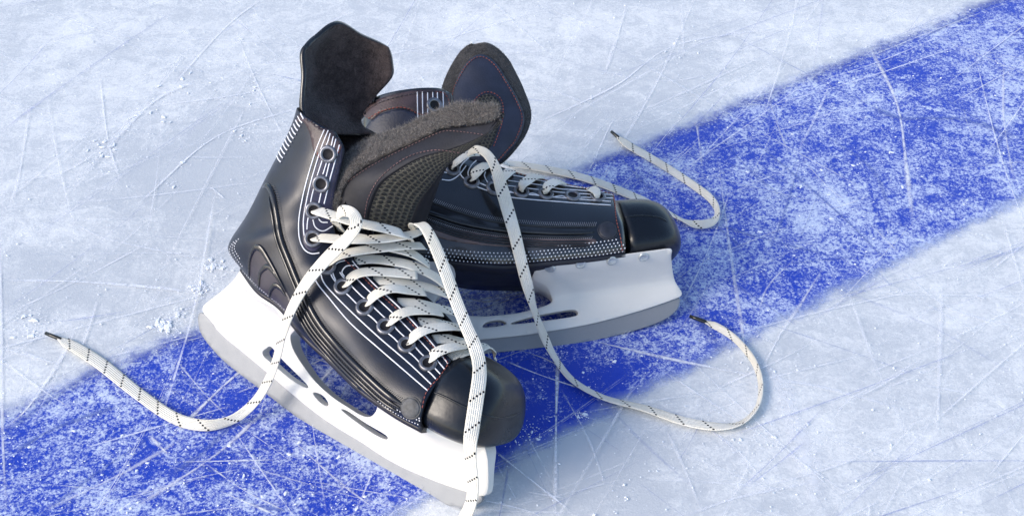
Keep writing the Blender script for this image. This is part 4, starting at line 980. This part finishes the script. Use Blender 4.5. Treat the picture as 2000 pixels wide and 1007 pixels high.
# loose end of skate 1 running left
loose(A, [(668, 452, S_(1.6), AU, .95), (655, 430, S_(3.0), AU, .8), (668, 412, S_(4.0), V3(-.2, -.8, .7), .9), (690, 418, S_(4.6), V3(.3, -.6, .7), .9), (695, 440, S_(4.7), V3(-.1, -.6, .8), .95), (676, 468, S_(4.8), An, 1), (640, 503, S_(4.9), An, 1.05), (600, 550, S_(5.0), An, 1), (571, 600, S_(4.9), An, .9),
          (552, 650, S_(4.4), An, .85), (541, 697, S_(3.6), An, .8), (524, 742, S_(2.6), An, .85), (497, 785, I_(.016), V3(-.3, -.5, .8), .85), (455, 818, I_(.007), V3(-.3, -.9, .3), .8), (400, 830, I_(.005), V3(0, -.75, .65), .95), (340, 815, I_(.003), V3(.1, -.5, .85), 1), (270, 768, I_(.0025), Zu, 1.12), (200, 712, I_(.0025), Zu, 1.2), (150, 679, I_(.0025), Zu, 1.12), (114, 660, I_(.003), Zu, .9)], aglet=(89, 650, .004))
# loose end of skate 1 falling over the toe cap
loose(A, [(806, 452, S_(-.6), A.u, .8), (808, 439, S_(.2), A.u, .8), (826, 440, S_(.6), AU, .85), (845, 470, S_(.6), AU, .95), (868, 525, S_(.5), AU, 1), (888, 580, S_(.3), AU, 1), (910, 635, S_(.7), AU, 1), (929, 680, S_(1.6), AU, 1.05), (935, 730, H_(.0025), AU, 1.1), (929, 785, H_(.0025), AU, 1.1),
          (922, 830, H_(.003), An, 1.1), (918, 875, S_(4.3), An, 1.1), (921, 915, S_(3.4), An, 1.1), (924, 948, S_(2.6), An, 1.05), (920, 980, S_(1.7), An, 1.05), (908, 1010, I_(.006), An, 1.05), (890, 1045, I_(.003), V3(-.1, -.2, 1), 1.05), (870, 1080, I_(.003), Zu, 1.05)], u0=.6)
# loose end of skate 2 over its side and out to the right
loose(B, [(914, 301, S_(3.4, B), Bn, .7), (918, 295, S_(4.3, B), V3(0, -.6, .8), .8), (934, 292, S_(4.9, B), V3(.1, -.5, .8), .75), (952, 302, S_(5.2, B), V3(.2, -.6, .7), .8), (968, 328, S_(5.3, B), Bn, .9), (979, 365, S_(5.3, B), Bn, 1.1), (992, 410, S_(5.3, B), Bn, 1.1), (1006, 460, S_(5.2, B), Bn, 1.05), (1018, 510, S_(5.0, B), Bn, 1.0), (1031, 560, S_(4.2, B), Bn, .95), (1045, 610, S_(2.8, B), Bn * .8 + V3(.6, -.2, .2) * .5, .65), (1062, 655, S_(1.6, B), V3(.2, -.5, .8), .75),
          (1085, 700, I_(.006), V3(.3, .2, .9), .72), (1120, 743, I_(.004), V3(.2, .3, .9), .78), (1180, 776, I_(.004), V3(.1, .35, .9), .85), (1260, 797, I_(.003), V3(.05, .2, .95), .95), (1330, 820, I_(.003), Zu, .95), (1395, 832, I_(.003), V3(0, .1, 1), 1), (1445, 826, I_(.003), V3(-.2, .5, .8), .85), (1478, 795, I_(.004), V3(-.7, .3, .6), .6), (1486, 750, I_(.004), V3(-.8, -.1, .55), .55), (1472, 705, I_(.004), V3(-.7, -.3, .6), .6), (1440, 665, I_(.004), V3(-.6, -.4, .7), .6), (1405, 640, I_(.004), V3(-.5, -.4, .75), .65), (1375, 627, I_(.004), V3(-.4, -.4, .8), .6)], aglet=(1347, 617, .005), u0=.2)
# loose end of skate 2 coming from behind the tongue
loose(B, [(930, 318, I_(.06), Zu, 1), (960, 316, I_(.03), Zu, 1), (985, 319, I_(.008), Zu, 1.05), (1030, 324, I_(.004), Zu, 1.05), (1090, 335, I_(.003), Zu, 1.15), (1150, 350, I_(.003), Zu, 1.1), (1220, 376, I_(.003), Zu, 1.15), (1280, 402, I_(.003), V3(.1, .15, .95), 1.0), (1330, 428, I_(.004), V3(.2, .4, .8), .9), (1365, 438, I_(.005), V3(0, -.6, .8), .85), (1392, 432, I_(.005), V3(-.3, -.5, .8), .85), (1401, 412, I_(.005), V3(-.8, -.2, .6), .7),
          (1388, 388, I_(.005), V3(-.5, -.5, .6), .75), (1355, 362, I_(.004), V3(-.3, -.4, .8), .78), (1310, 332, I_(.004), V3(-.2, -.3, .8), .8), (1265, 305, I_(.003), V3(-.1, -.2, .9), .9), (1230, 285, I_(.003), Zu, 1.05), (1206, 267, I_(.003), Zu, .8)], aglet=(1194, 257, .004), u0=1.1)
